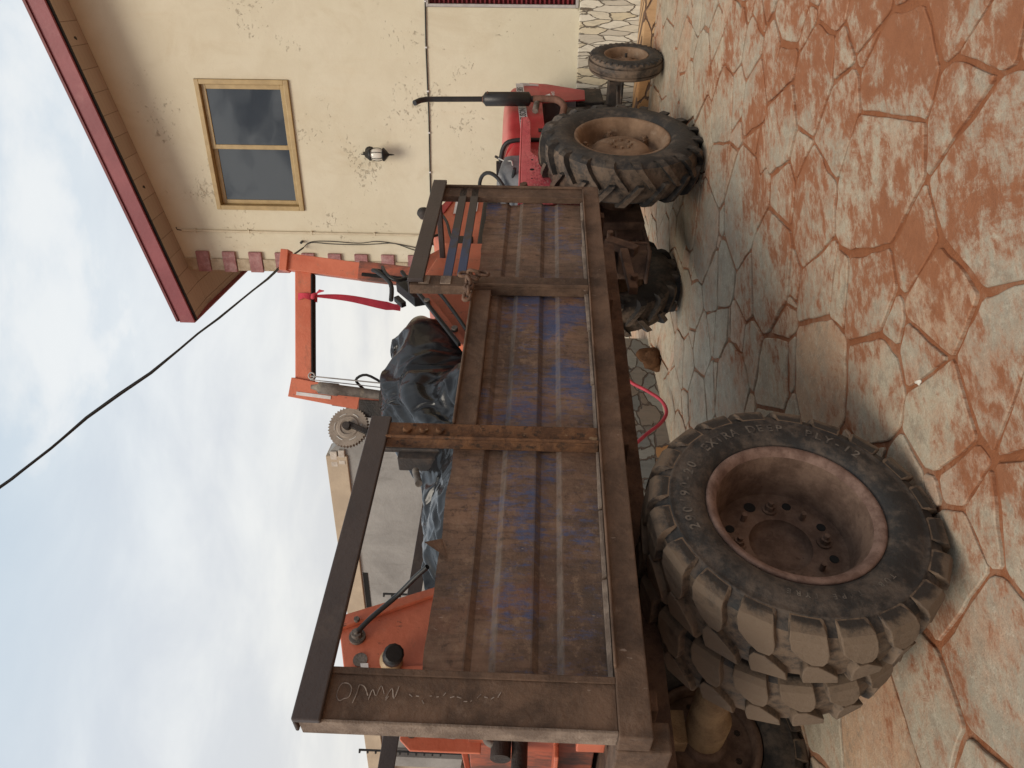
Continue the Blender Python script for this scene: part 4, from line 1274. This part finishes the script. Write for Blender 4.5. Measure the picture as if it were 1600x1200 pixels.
sb_ = tp.modifiers.new('smooth', 'SUBSURF'); sb_.levels = 1; sb_.render_levels = 1

# red ribbon on the crossbar
mb = MB().use('ribbon', True)
cx, cz = .47, 2.73
def ribbon_strip(pts):
    vs = []; fs = []
    for i, (x_, y_, z_, w, tw_) in enumerate(pts):
        dx_, dy_ = math.cos(tw_) * w, math.sin(tw_) * w
        vs += [WL(x_ - dx_, y_ - dy_, z_), WL(x_ + dx_, y_ + dy_, z_)]
        if i: fs.append((2 * i - 2, 2 * i - 1, 2 * i + 1, 2 * i))
    mb.add(vs, fs, True)
rb = []
for k in range(9):   # wrapped loop round the bar
    th = k / 8 * 2 * math.pi
    rb.append((cx + .004 * math.sin(3 * th), YB + .01 + .048 * math.sin(th), cz + .062 * math.cos(th), .022 + .008 * math.cos(th * 2), 0))
ribbon_strip(rb)
mb.tube([WL(cx - .012, YB - .05, cz - .05), WL(cx, YB - .06, cz - .06), WL(cx + .014, YB - .05, cz - .07)], [.01, .018, .008], 8)
ribbon_strip([(cx + .005, YB - .055, cz - .065, .006, .3), (cx + .028, YB - .06, cz - .09, .012, .4), (cx + .03, YB - .06, cz - .12, .003, .4)])
tail = []
for k in range(14):
    t = k / 13
    tail.append((cx + .0 - .045 * t + .012 * math.sin(t * 5), YB - .06 + .02 * math.sin(t * 6), cz - .06 - .50 * t, .006 + .026 * math.sin(min(1, t * 1.25) * math.pi * .62) * (1 if t < .92 else .6), .3 + .5 * math.sin(t * 3)))
ribbon_strip(tail)
base = WL(cx, YB, cz)
TR.single(mb, 'ribbon', 'torn red cloth ribbon tied to the orange crossbar and hanging down', 'ribbon', tuple(base))

# rusty chain hanging over the third post
mb = MB().use('chain')
def link(c, ax, nrm, L=.055, W_=.032, r=.008):
    ax = Vector(ax).normalized(); nrm = Vector(nrm).normalized(); sd_ = nrm
    pts = []
    for k in range(16):
        an = k / 16 * 2 * math.pi
        u_ = math.cos(an); v_ = math.sin(an)
        pts.append(Vector(c) + ax * ((L - W_) / 2 * (1 if u_ > 0 else -1) + u_ * W_ / 2) + sd_ * v_ * W_ / 2)
    mb.tube(pts, r, 8, closed=True)
chp = [((1.27, -.075, 1.735), (-.1, 0, 1), (1, 0, 0)), ((1.272, -.078, 1.695), (.1, -.2, 1), (0, 1, 0)), ((1.275, -.078, 1.655), (.1, 0, 1), (1, 0, .1)), ((1.235, -.08, 1.70), (.5, 0, 1), (1, .3, 0)), ((1.21, -.075, 1.715), (1, 0, .4), (0, 1, .2)), ((1.175, -.072, 1.71), (1, .1, -.15), (.1, 0, 1)), ((1.14, -.07, 1.712), (1, 0, .1), (0, 1, .3)), ((1.10, -.068, 1.712), (1, 0, 0), (0, .2, 1))]
for c, a, n_ in chp: link(c, a, n_)
TR.single(mb, 'chain', 'short rusty iron chain looped over the third trailer post', 'chain', (1.22, -.07, 1.7))

# hose on the ground side and a lump of earth
mb = MB().use('redhose')
hp_ = [(3.9, 2.6, .60), (3.66, 2.6, .52), (3.5, 2.58, .37), (3.35, 2.56, .26), (3.2, 2.56, .23), (3.08, 2.58, .29), (2.96, 2.6, .42), (2.80, 2.62, .58), (2.7, 2.62, .75)]
P = []
for i in range(len(hp_) - 1):
    for k in range(4):
        t = k / 4; a = Vector(hp_[max(0, i - 1)]); b = Vector(hp_[i]); c = Vector(hp_[i + 1]); d_ = Vector(hp_[min(len(hp_) - 1, i + 2)])
        P.append(.5 * ((2 * b) + (c - a) * t + (2 * a - 5 * b + 4 * c - d_) * t * t + (3 * b - a - 3 * c + d_) * t ** 3))
P.append(Vector(hp_[-1]))
mb.tube(P, .016, 10); TR.single(mb, 'hose', 'thin red plastic hose hanging in a loop before the slate plinth', 'hose', hp_[4])
def lump(mbx, c, r, seed, key, sq=(1, 1, 1)):
    mbx.use(key, True); bmm = bmesh.new(); bmesh.ops.create_icosphere(bmm, subdivisions=3, radius=1)
    vs = []
    for v in bmm.verts:
        k = 1 + .6 * noise.noise(v.co * 1.1 + Vector((seed, 0, 0))) + .12 * noise.noise(v.co * 4 + Vector((seed, 2, 0)))
        vs.append((c[0] + v.co.x * r * sq[0] * k, c[1] + v.co.y * r * sq[1] * k, c[2] + v.co.z * r * sq[2] * k))
    mbx.add(vs, [[v.index for v in f.verts] for f in bmm.faces], True); bmm.free()
mb = MB(); lump(mb, (4.12, 2.70, .25), .13, 11, 'clod', (1.1, .7, 1.0))
TR.single(mb, 'earth_lump', 'brown lump of dried earth between the far tractor tyre and the slate plinth', 'earth', (4.25, 2.62, .17))
def on_ground(x_, y_):   # world xy on the sloping yard
    l = TI @ Vector((x_, y_, 0)); return (x_, y_, ground_z(l.x))
for (x_, y_, r_, lb_) in ((.044, 2.62, .011, 'small white pebble on the red dusty paving'),):
    g_ = on_ground(x_, y_); mb = MB(); lump(mb, (0, 0, r_ * .5), r_, 2, 'pebble', (1, 1.2, .7)); o = mb.build('pebble'); o.location = g_; tag(o, lb_, 'pebble')

# ------------------------------------------------------------------ tractor
PT = math.atan(SLOPE)
TO = TR.m @ Vector((4.0, 1.13, .135))
TC = Frame(TO, R(90) - AZ, PT)
tc = TC.thing('tractor', 'faded red farm tractor with muddy ribbed tyres hitched before the house', 'tractor', (1, 0, 0))
CB_ = Vector(tc['_b'])
def tlz(s_, z_): return z_ - .135 - SLOPE * (s_ - 4.0)
def TP(s_, l_, z_): return (s_ - 4.0, -l_ - 1.13 if False else (-l_ - 1.13), tlz(s_, z_))   # measured (s, lateral, z) to the tractor frame
RR = .645
def ag_tyre():
    mbx = MB().use('tractor_rubber', True); c = -.135
    half = [(-.01, .352), (-.002, .368), (.012, .385), (.03, .42), (.037, .46), (.035, .50), (.026, .535), (.012, .562), (-.005, .580)]
    mbx.lathe(half, 80); mbx.lathe([(2 * c - a, r) for a, r in half], 80)
    mbx.use('tractor_tread').lathe([(-.005, .580), (-.05, .598), (-.135, .606), (-.22, .598), (-.265, .580)], 80)
    N_ = 19; pit = 2 * math.pi / N_
    for k in range(N_):
        for side in (0, 1):
            th = pit * (k + .5 * side)
            def S(a, rt_, rb, c0, hw):
                aa = a if side == 0 else 2 * c - a
                return (aa, rt_, rb, th + c0 - hw, th + c0 + hw)
            lug(mbx, [S(.030, .535, .525, -.05, .052), S(.030, .585, .54, -.035, .050), S(.014, .622, .56, -.02, .045), S(-.02, .636, .57, .02, .040), S(-.07, .643, .58, .085, .036), S(-.12, .645, .585, .15, .036), S(-.155, .645, .585, .19, .030)], 'tractor_tread', 'tractor_rubber', .60)
    return mbx
def ag_rim():
    mbx = MB().use('mudrim', True)
    mbx.lathe([(-.02, .345), (-.003, .371), (.004, .372), (.008, .366), (.004, .352), (-.012, .338), (-.035, .332), (-.05, .322), (-.085, .316), (-.15, .314), (-.17, .3)], 72)
    return mbx
def ag_disc():
    mbx = MB().use('mudrim', True)
    mbx.lathe([(-.165, .312), (-.165, .29), (-.15, .285), (-.155, .24), (-.135, .235), (-.095, .215), (-.07, .17), (-.062, .10), (-.068, .085), (-.068, .0)], 64)
    for k in range(8):
        an = k * math.pi / 4; mbx.nut((math.cos(an) * .075, .066, math.sin(an) * .075), (0, -1, 0), .013, .018)
    for k in range(6):
        an = k * math.pi / 3 + .3; c_, s2 = math.cos(an), math.sin(an)
        mbx.bar((c_ * .26, .13, s2 * .26), (c_ * .318, .13, s2 * .318), .05, .05, (0, 1, 0)); mbx.nut((c_ * .285, .107, s2 * .285), (0, -1, 0), .018, .025)
    return mbx
arw = wheel_at(tc, CB_, (ag_disc(), ag_rim(), ag_tyre()), ('rear_wheel', 'rim', 'tyre'), (0, -.75, RR), spin=R(4))
wheel_at(tc, CB_, None, None, (0, .72, RR), True, R(11), first=arw)
def front_tyre():
    mbx = MB().use('tractor_rubber', True); c = -.075
    half = [(-.01, .20), (-.002, .212), (.012, .235), (.02, .268), (.017, .30), (.008, .325), (.002, .338)]
    mbx.lathe(half, 64); mbx.lathe([(2 * c - a, r) for a, r in half], 64)
    mbx.use('tractor_tread').lathe([(.002, .338), (-.010, .352), (-.028, .355), (-.032, .343), (-.040, .343), (-.044, .364), (-.075, .369), (-.106, .364), (-.110, .343), (-.118, .343), (-.122, .355), (-.14, .352), (-.152, .338)], 64, smooth=False)
    for k in range(34):
        th = k * 2 * math.pi / 34
        mbx.use('tractor_rubber')
        lug(mbx, [(.013, .318, .30, th - .03, th + .03), (.008, .345, .32, th - .028, th + .028), (-.008, .356, .33, th - .02, th + .02)], 'tractor_rubber', 'tractor_rubber', 1)
    return mbx
def front_rim():
    mbx = MB().use('mudrim', True)
    mbx.lathe([(-.02, .195), (-.003, .217), (.004, .218), (.008, .213), (.003, .203), (-.012, .193), (-.03, .188), (-.05, .178), (-.08, .17)], 48)
    return mbx
def front_disc():
    mbx = MB().use('mudrim', True)
    mbx.lathe([(-.078, .172), (-.08, .15), (-.07, .14), (-.066, .08), (-.05, .07), (-.045, .05), (-.03, .04), (-.025, .0)], 40)
    for k in range(6):
        an = k * math.pi / 3 + .2; mbx.nut((math.cos(an) * .105, .068, math.sin(an) * .105), (0, -1, 0), .012, .016)
    mbx.use('grease').cyl((0, .03, 0), (0, -.01, 0), .012, 8)
    return mbx
afw = wheel_at(tc, CB_, (front_disc(), front_rim(), front_tyre()), ('front_wheel', 'rim', 'tyre'), (2.0, -.74, .37))
wheel_at(tc, CB_, None, None, (2.02, .70, .37), True, R(20), first=afw)
# chassis
mb = MB().use('grease')
mb.box(1.15, 2.35, -.17, .17, .42, .80); mb.box(.35, 1.15, -.22, .22, .45, .95); mb.box(2.2, 2.62, -.20, .20, .52, .80)
mb.box(1.2, 1.9, -.25, -.17, .7, .95); mb.cyl((1.35, -.28, .55), (1.75, -.28, .55), .07, 12); mb.box(1.3, 1.42, -.3, -.2, .60, .95)
mb.cyl((1.9, -.2, .95), (1.9, -.2, .75), .06, 12)
part(mb, 'engine', tc, .012)
mb = MB().use('grease')
mb.box(1.93, 2.09, -.5, .5, .40, .52); mb.bar((2.01, -.46, .46), (2.01, -.64, .40), .10, .10); mb.bar((2.01, .46, .46), (2.01, .64, .40), .10, .10)
mb.cyl((2.0, -.55, .52), (2.0, -.55, .30), .04, 12); mb.cyl((2.0, .55, .52), (2.0, .55, .30), .04, 12); mb.cyl((2.0, -.67, .37), (2.0, -.5, .37), .035, 12); mb.cyl((2.0, .67, .37), (2.0, .5, .37), .035, 12)
mb.tube([(1.8, -.5, .45), (1.2, -.3, .5), (.8, -.26, .6)], .018, 8); mb.tube([(1.86, -.55, .40), (1.86, .55, .40)], .016, 8)
part(mb, 'front_axle', tc, .008)
mb = MB().use('mudiron')
mb.box(-.35, .36, -.20, .20, .45, .86); mb.cyl((0, -.62, RR), (0, .6, RR), .10, 18); mb.cyl((0, -.3, RR), (0, .3, RR), .16, 18)
mb.box(-.66, -.30, -.13, .13, .46, .68); mb.box(-.70, -.28, -.15, .15, .44, .465)
for (x_, z_) in ((-.52, .60), (-.52, .52)): mb.nut((x_, -.13, z_), (0, -1, 0), .022, .02)
part(mb, 'rear_housing', tc, .01)
# bonnet: lofted sections along x
HW = .265
def sec(x_, zlo, zt, w, r_=.07, crown=.035):
    """half section from bottom right over the top to bottom left"""
    pts = [(-w, zlo), (-w - .004, (zlo + zt) / 2), (-w, zt - r_ - .02), (-w + .012, zt - r_ * .45), (-w + r_, zt), (-w * .4, zt + crown * .8), (0, zt + crown)]
    return [(x_, y_, z_) for y_, z_ in pts] + [(x_, -y_, z_) for y_, z_ in pts[-2::-1]]
hb_ = [(1.05, 1.17, 1.53), (1.10, 1.17, 1.55), (1.55, 1.18, 1.555), (2.0, 1.18, 1.55), (2.25, 1.17, 1.545), (2.42, 1.15, 1.53), (2.53, 1.10, 1.50), (2.58, 1.05, 1.44)]
hb_ = [sec(x_, zl, zt, HW - (.0 if x_ < 2.3 else .02 * (x_ - 2.3) / .2)) for x_, zl, zt in hb_]
# the side skirt over the radiator slants down to the front axle
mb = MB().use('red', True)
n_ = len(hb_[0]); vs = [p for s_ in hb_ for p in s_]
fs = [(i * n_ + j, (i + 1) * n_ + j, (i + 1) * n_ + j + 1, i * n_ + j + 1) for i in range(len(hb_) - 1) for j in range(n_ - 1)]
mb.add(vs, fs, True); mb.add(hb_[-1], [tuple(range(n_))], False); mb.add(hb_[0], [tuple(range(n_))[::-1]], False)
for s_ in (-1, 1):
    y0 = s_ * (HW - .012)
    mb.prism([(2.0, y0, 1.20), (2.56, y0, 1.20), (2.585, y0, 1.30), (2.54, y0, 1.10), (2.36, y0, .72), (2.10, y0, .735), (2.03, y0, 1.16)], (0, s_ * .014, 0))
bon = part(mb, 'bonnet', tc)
mb = MB().use('grey_reveal'); mb.prism([(2.592, -HW + .002, 1.40), (2.545, -HW + .002, 1.12), (2.365, -HW + .002, .72), (2.385, -HW + .002, .72), (2.575, -HW + .002, 1.12), (2.61, -HW + .002, 1.40)], (0, 2 * HW - .004, 0)); part(mb, 'grille', tc, .006)
# silver side decal with the maker's name
mb = MB().use('decal'); dy_ = -HW - .0055
mb.prism([(1.15, dy_, 1.325), (2.555, dy_, 1.365), (2.56, dy_, 1.445), (1.15, dy_, 1.405)], (0, -.0015, 0))
dec = sub(mb, 'decal', bon)
def side_text(mbx, txt, size, x_c, z_c, y_, slope=.028):
    vs, fs = text_polys(txt, size, .02)
    # seen from the tractor's right side (-y): forward is to the right
    mbx.add([(x_c + v.x, y_, z_c + v.y + (v.x) * slope) for v in vs], fs, False)
mb = MB().use('ink'); side_text(mb, 'FERGUSON', .088, 1.62, 1.35, dy_ - .003); sub(mb, 'maker_name', bon)
mb = MB().use('ink'); side_text(mb, '585', .085, 2.38, 1.372, dy_ - .003); sub(mb, 'model_number', bon)
mb = MB().use('white'); yq = -HW - .0035
mb.prism([(2.14, yq, 1.155), (2.20, yq, 1.155), (2.26, yq, 1.09), (2.20, yq, 1.085), (2.17, yq, 1.11)], (0, -.002, 0)); side_text(mb, '4WD', .05, 2.26, 1.04, yq - .003); sub(mb, 'emblem', bon)
mb = MB().use('black'); mb.tube([(1.06, -HW - .008, 1.18), (1.06, -HW - .008, 1.45), (1.06, -HW + .05, 1.565), (1.06, 0, 1.60), (1.06, HW - .05, 1.565), (1.06, HW, 1.2)], .022, 8)
mb.box(1.03, 1.09, -.06, .06, 1.58, 1.64); mb.box(1.26, 1.34, -HW - .007, -HW - .001, 1.20, 1.24); part(mb, 'cowl_seal', tc)
# exhaust stack on the right of the bonnet
ex, ey = 1.86, -.36
mb = MB().use('exhaust')
mb.tube([(ex, ey, 1.26), (ex + .0, ey, 1.30)], .03, 14)
mb.tube([(ex, ey, 1.30), (ex, ey, 1.32), (ex + .002, ey, 1.75), (ex + .002, ey, 1.78)], [.04, .068, .068, .03], 18)
mb.tube([(ex, ey, 1.78), (ex + .0, ey, 2.25), (ex + .0, ey, 2.33), (ex - .03, ey, 2.40), (ex - .10, ey, 2.45)], [.026, .026, .026, .027, .027], 14)
mb.use('exrust').tube([(ex - .03, ey - .07, 1.73), (ex - .03, ey - .085, 1.73)], .008, 6); mb.tube([(ex, ey, 1.76), (ex, ey, 1.785)], .032, 14)
exo = part(mb, 'exhaust', tc)
mb = MB().use('exrust').tube([(ex, ey, 1.28), (ex, ey, 1.14), (ex - .03, ey, 1.04), (ex - .12, ey + .02, .98), (ex - .25, ey + .04, .99), (ex - .33, ey + .12, 1.02)], .034, 12)
sub(mb, 'manifold', exo)
mb = MB().use('cyl').tube([(ex - .16, -.30, 1.26), (ex - .02, -.33, 1.24)], .03, 8); part(mb, 'headlamp_bracket', tc)
# cowl and instrument binnacle
mb = MB().use('red', True)
cs = [sec(1.04, 1.0, 1.50, .26), sec(.9, 1.0, 1.545, .255), sec(.74, 1.0, 1.57, .25)]
n_ = len(cs[0]); mb.add([p for s_ in cs for p in s_], [(i * n_ + j, (i + 1) * n_ + j, (i + 1) * n_ + j + 1, i * n_ + j + 1) for i in range(2) for j in range(n_ - 1)], True)
mb.box(.66, 1.04, -.26, .26, .6, 1.2); part(mb, 'cowl', tc)
mb = MB().use('greyplastic', True)
cs = [sec(.745, 1.05, 1.585, .265), sec(.60, 1.05, 1.60, .26), sec(.46, 1.0, 1.55, .25), sec(.36, .95, 1.42, .24)]
mb.add([p for s_ in cs for p in s_], [(i * n_ + j, (i + 1) * n_ + j, (i + 1) * n_ + j + 1, i * n_ + j + 1) for i in range(3) for j in range(n_ - 1)], True)
mb.add(cs[-1], [tuple(range(n_))], False)
bn = part(mb, 'instrument_panel', tc)
mb = MB().use('chrome').tube([(.80, -.22, 1.62), (.68, -.24, 1.55), (.62, -.27, 1.50), (.54, -.27, 1.49)], .007, 6); mb.use('black').tube([(.84, -.215, 1.64), (.79, -.222, 1.615)], .012, 8)
mb.use('black').tube([(.47, -.10, 1.50), (.41, -.30, 1.47)], .016, 8)
part(mb, 'lever', tc)
# steering wheel
c_ = Vector((.62, 0, 1.66)); axs = Vector((-.62, 0, .78)).normalized(); c_ = Vector((.50, .0, 1.66))
u_ = Vector((0, 1, 0)); v_ = axs.cross(u_)
mb = MB().use('black'); mb.tube([c_ + (u_ * math.cos(k / 28 * 6.2832) + v_ * math.sin(k / 28 * 6.2832)) * .205 for k in range(28)], .017, 10, closed=True)
for k in range(3):
    an = k * 2.094 + .4; mb.tube([c_ - axs * .06, c_ - axs * .03 + (u_ * math.cos(an) + v_ * math.sin(an)) * .10, c_ + (u_ * math.cos(an) + v_ * math.sin(an)) * .205], .011, 8)
mb.use('grease').tube([c_ - axs * .02, c_ - axs * .10, c_ - axs * .45], [.045, .035, .025], 12)
part(mb, 'steering_wheel', tc)
# fenders: flat topped shells over the inner half of the rear tyres
def fender(sgn):
    mbx = MB().use('fender')
    yo, yi = sgn * .47, sgn * .27
    topz = lambda x_: 1.44 - .045 * x_
    out = [(-.55, 1.18), (.08, 1.19), (.36, 1.345), (1.05, 1.345)]
    pts = [(-.55, yo, 1.19), (.10, yo, 1.19), (.36, yo, 1.335), (1.02, yo, 1.325), (1.12, yo, 1.345), (1.12, yo, 1.385), (1.05, yo, 1.395), (-.55, yo, 1.44)]
    mbx.prism(pts, (0, -sgn * .012, 0))
    # top sheet with a soft outer edge
    mbx.prism([(-.55, yo, 1.442), (1.05, yo, 1.397), (1.12, yo, 1.387), (1.12, yi, 1.387), (.9, yi, 1.405), (-.55, yi, 1.442)], (0, 0, .014))
    mbx.prism([(-.55, yi, 1.44), (.9, yi, 1.40), (.7, yi, 1.0), (.3, yi, .8), (-.55, yi, .95)], (0, sgn * .012, 0))
    return mbx
for sgn in (-1, 1):
    fo = part(fender(sgn), 'fender', tc, .012)
    if sgn == -1:
        for (x_, z_, r_) in ((.20, 1.33, .010), (.02, 1.335, .018), (-.14, 1.34, .007)): sub(MB().use('dark').tube([(x_, -.4705, z_), (x_, -.472, z_)], r_, 12), 'bolt_hole', fo)
        sub(MB().use('mudiron').tube([(-.33, -.47, 1.40), (-.33, -.52, 1.41)], .03, 10), 'bolt', fo)
mb = MB().use('greyplastic', True)
mb.box(-.25, .15, -.22, .22, 1.05, 1.12); mb.box(-.33, -.24, -.22, .22, 1.1, 1.36); part(mb, 'seat', tc, .03)

for o in list(bpy.data.objects):
    if '_b' in o: del o['_b']
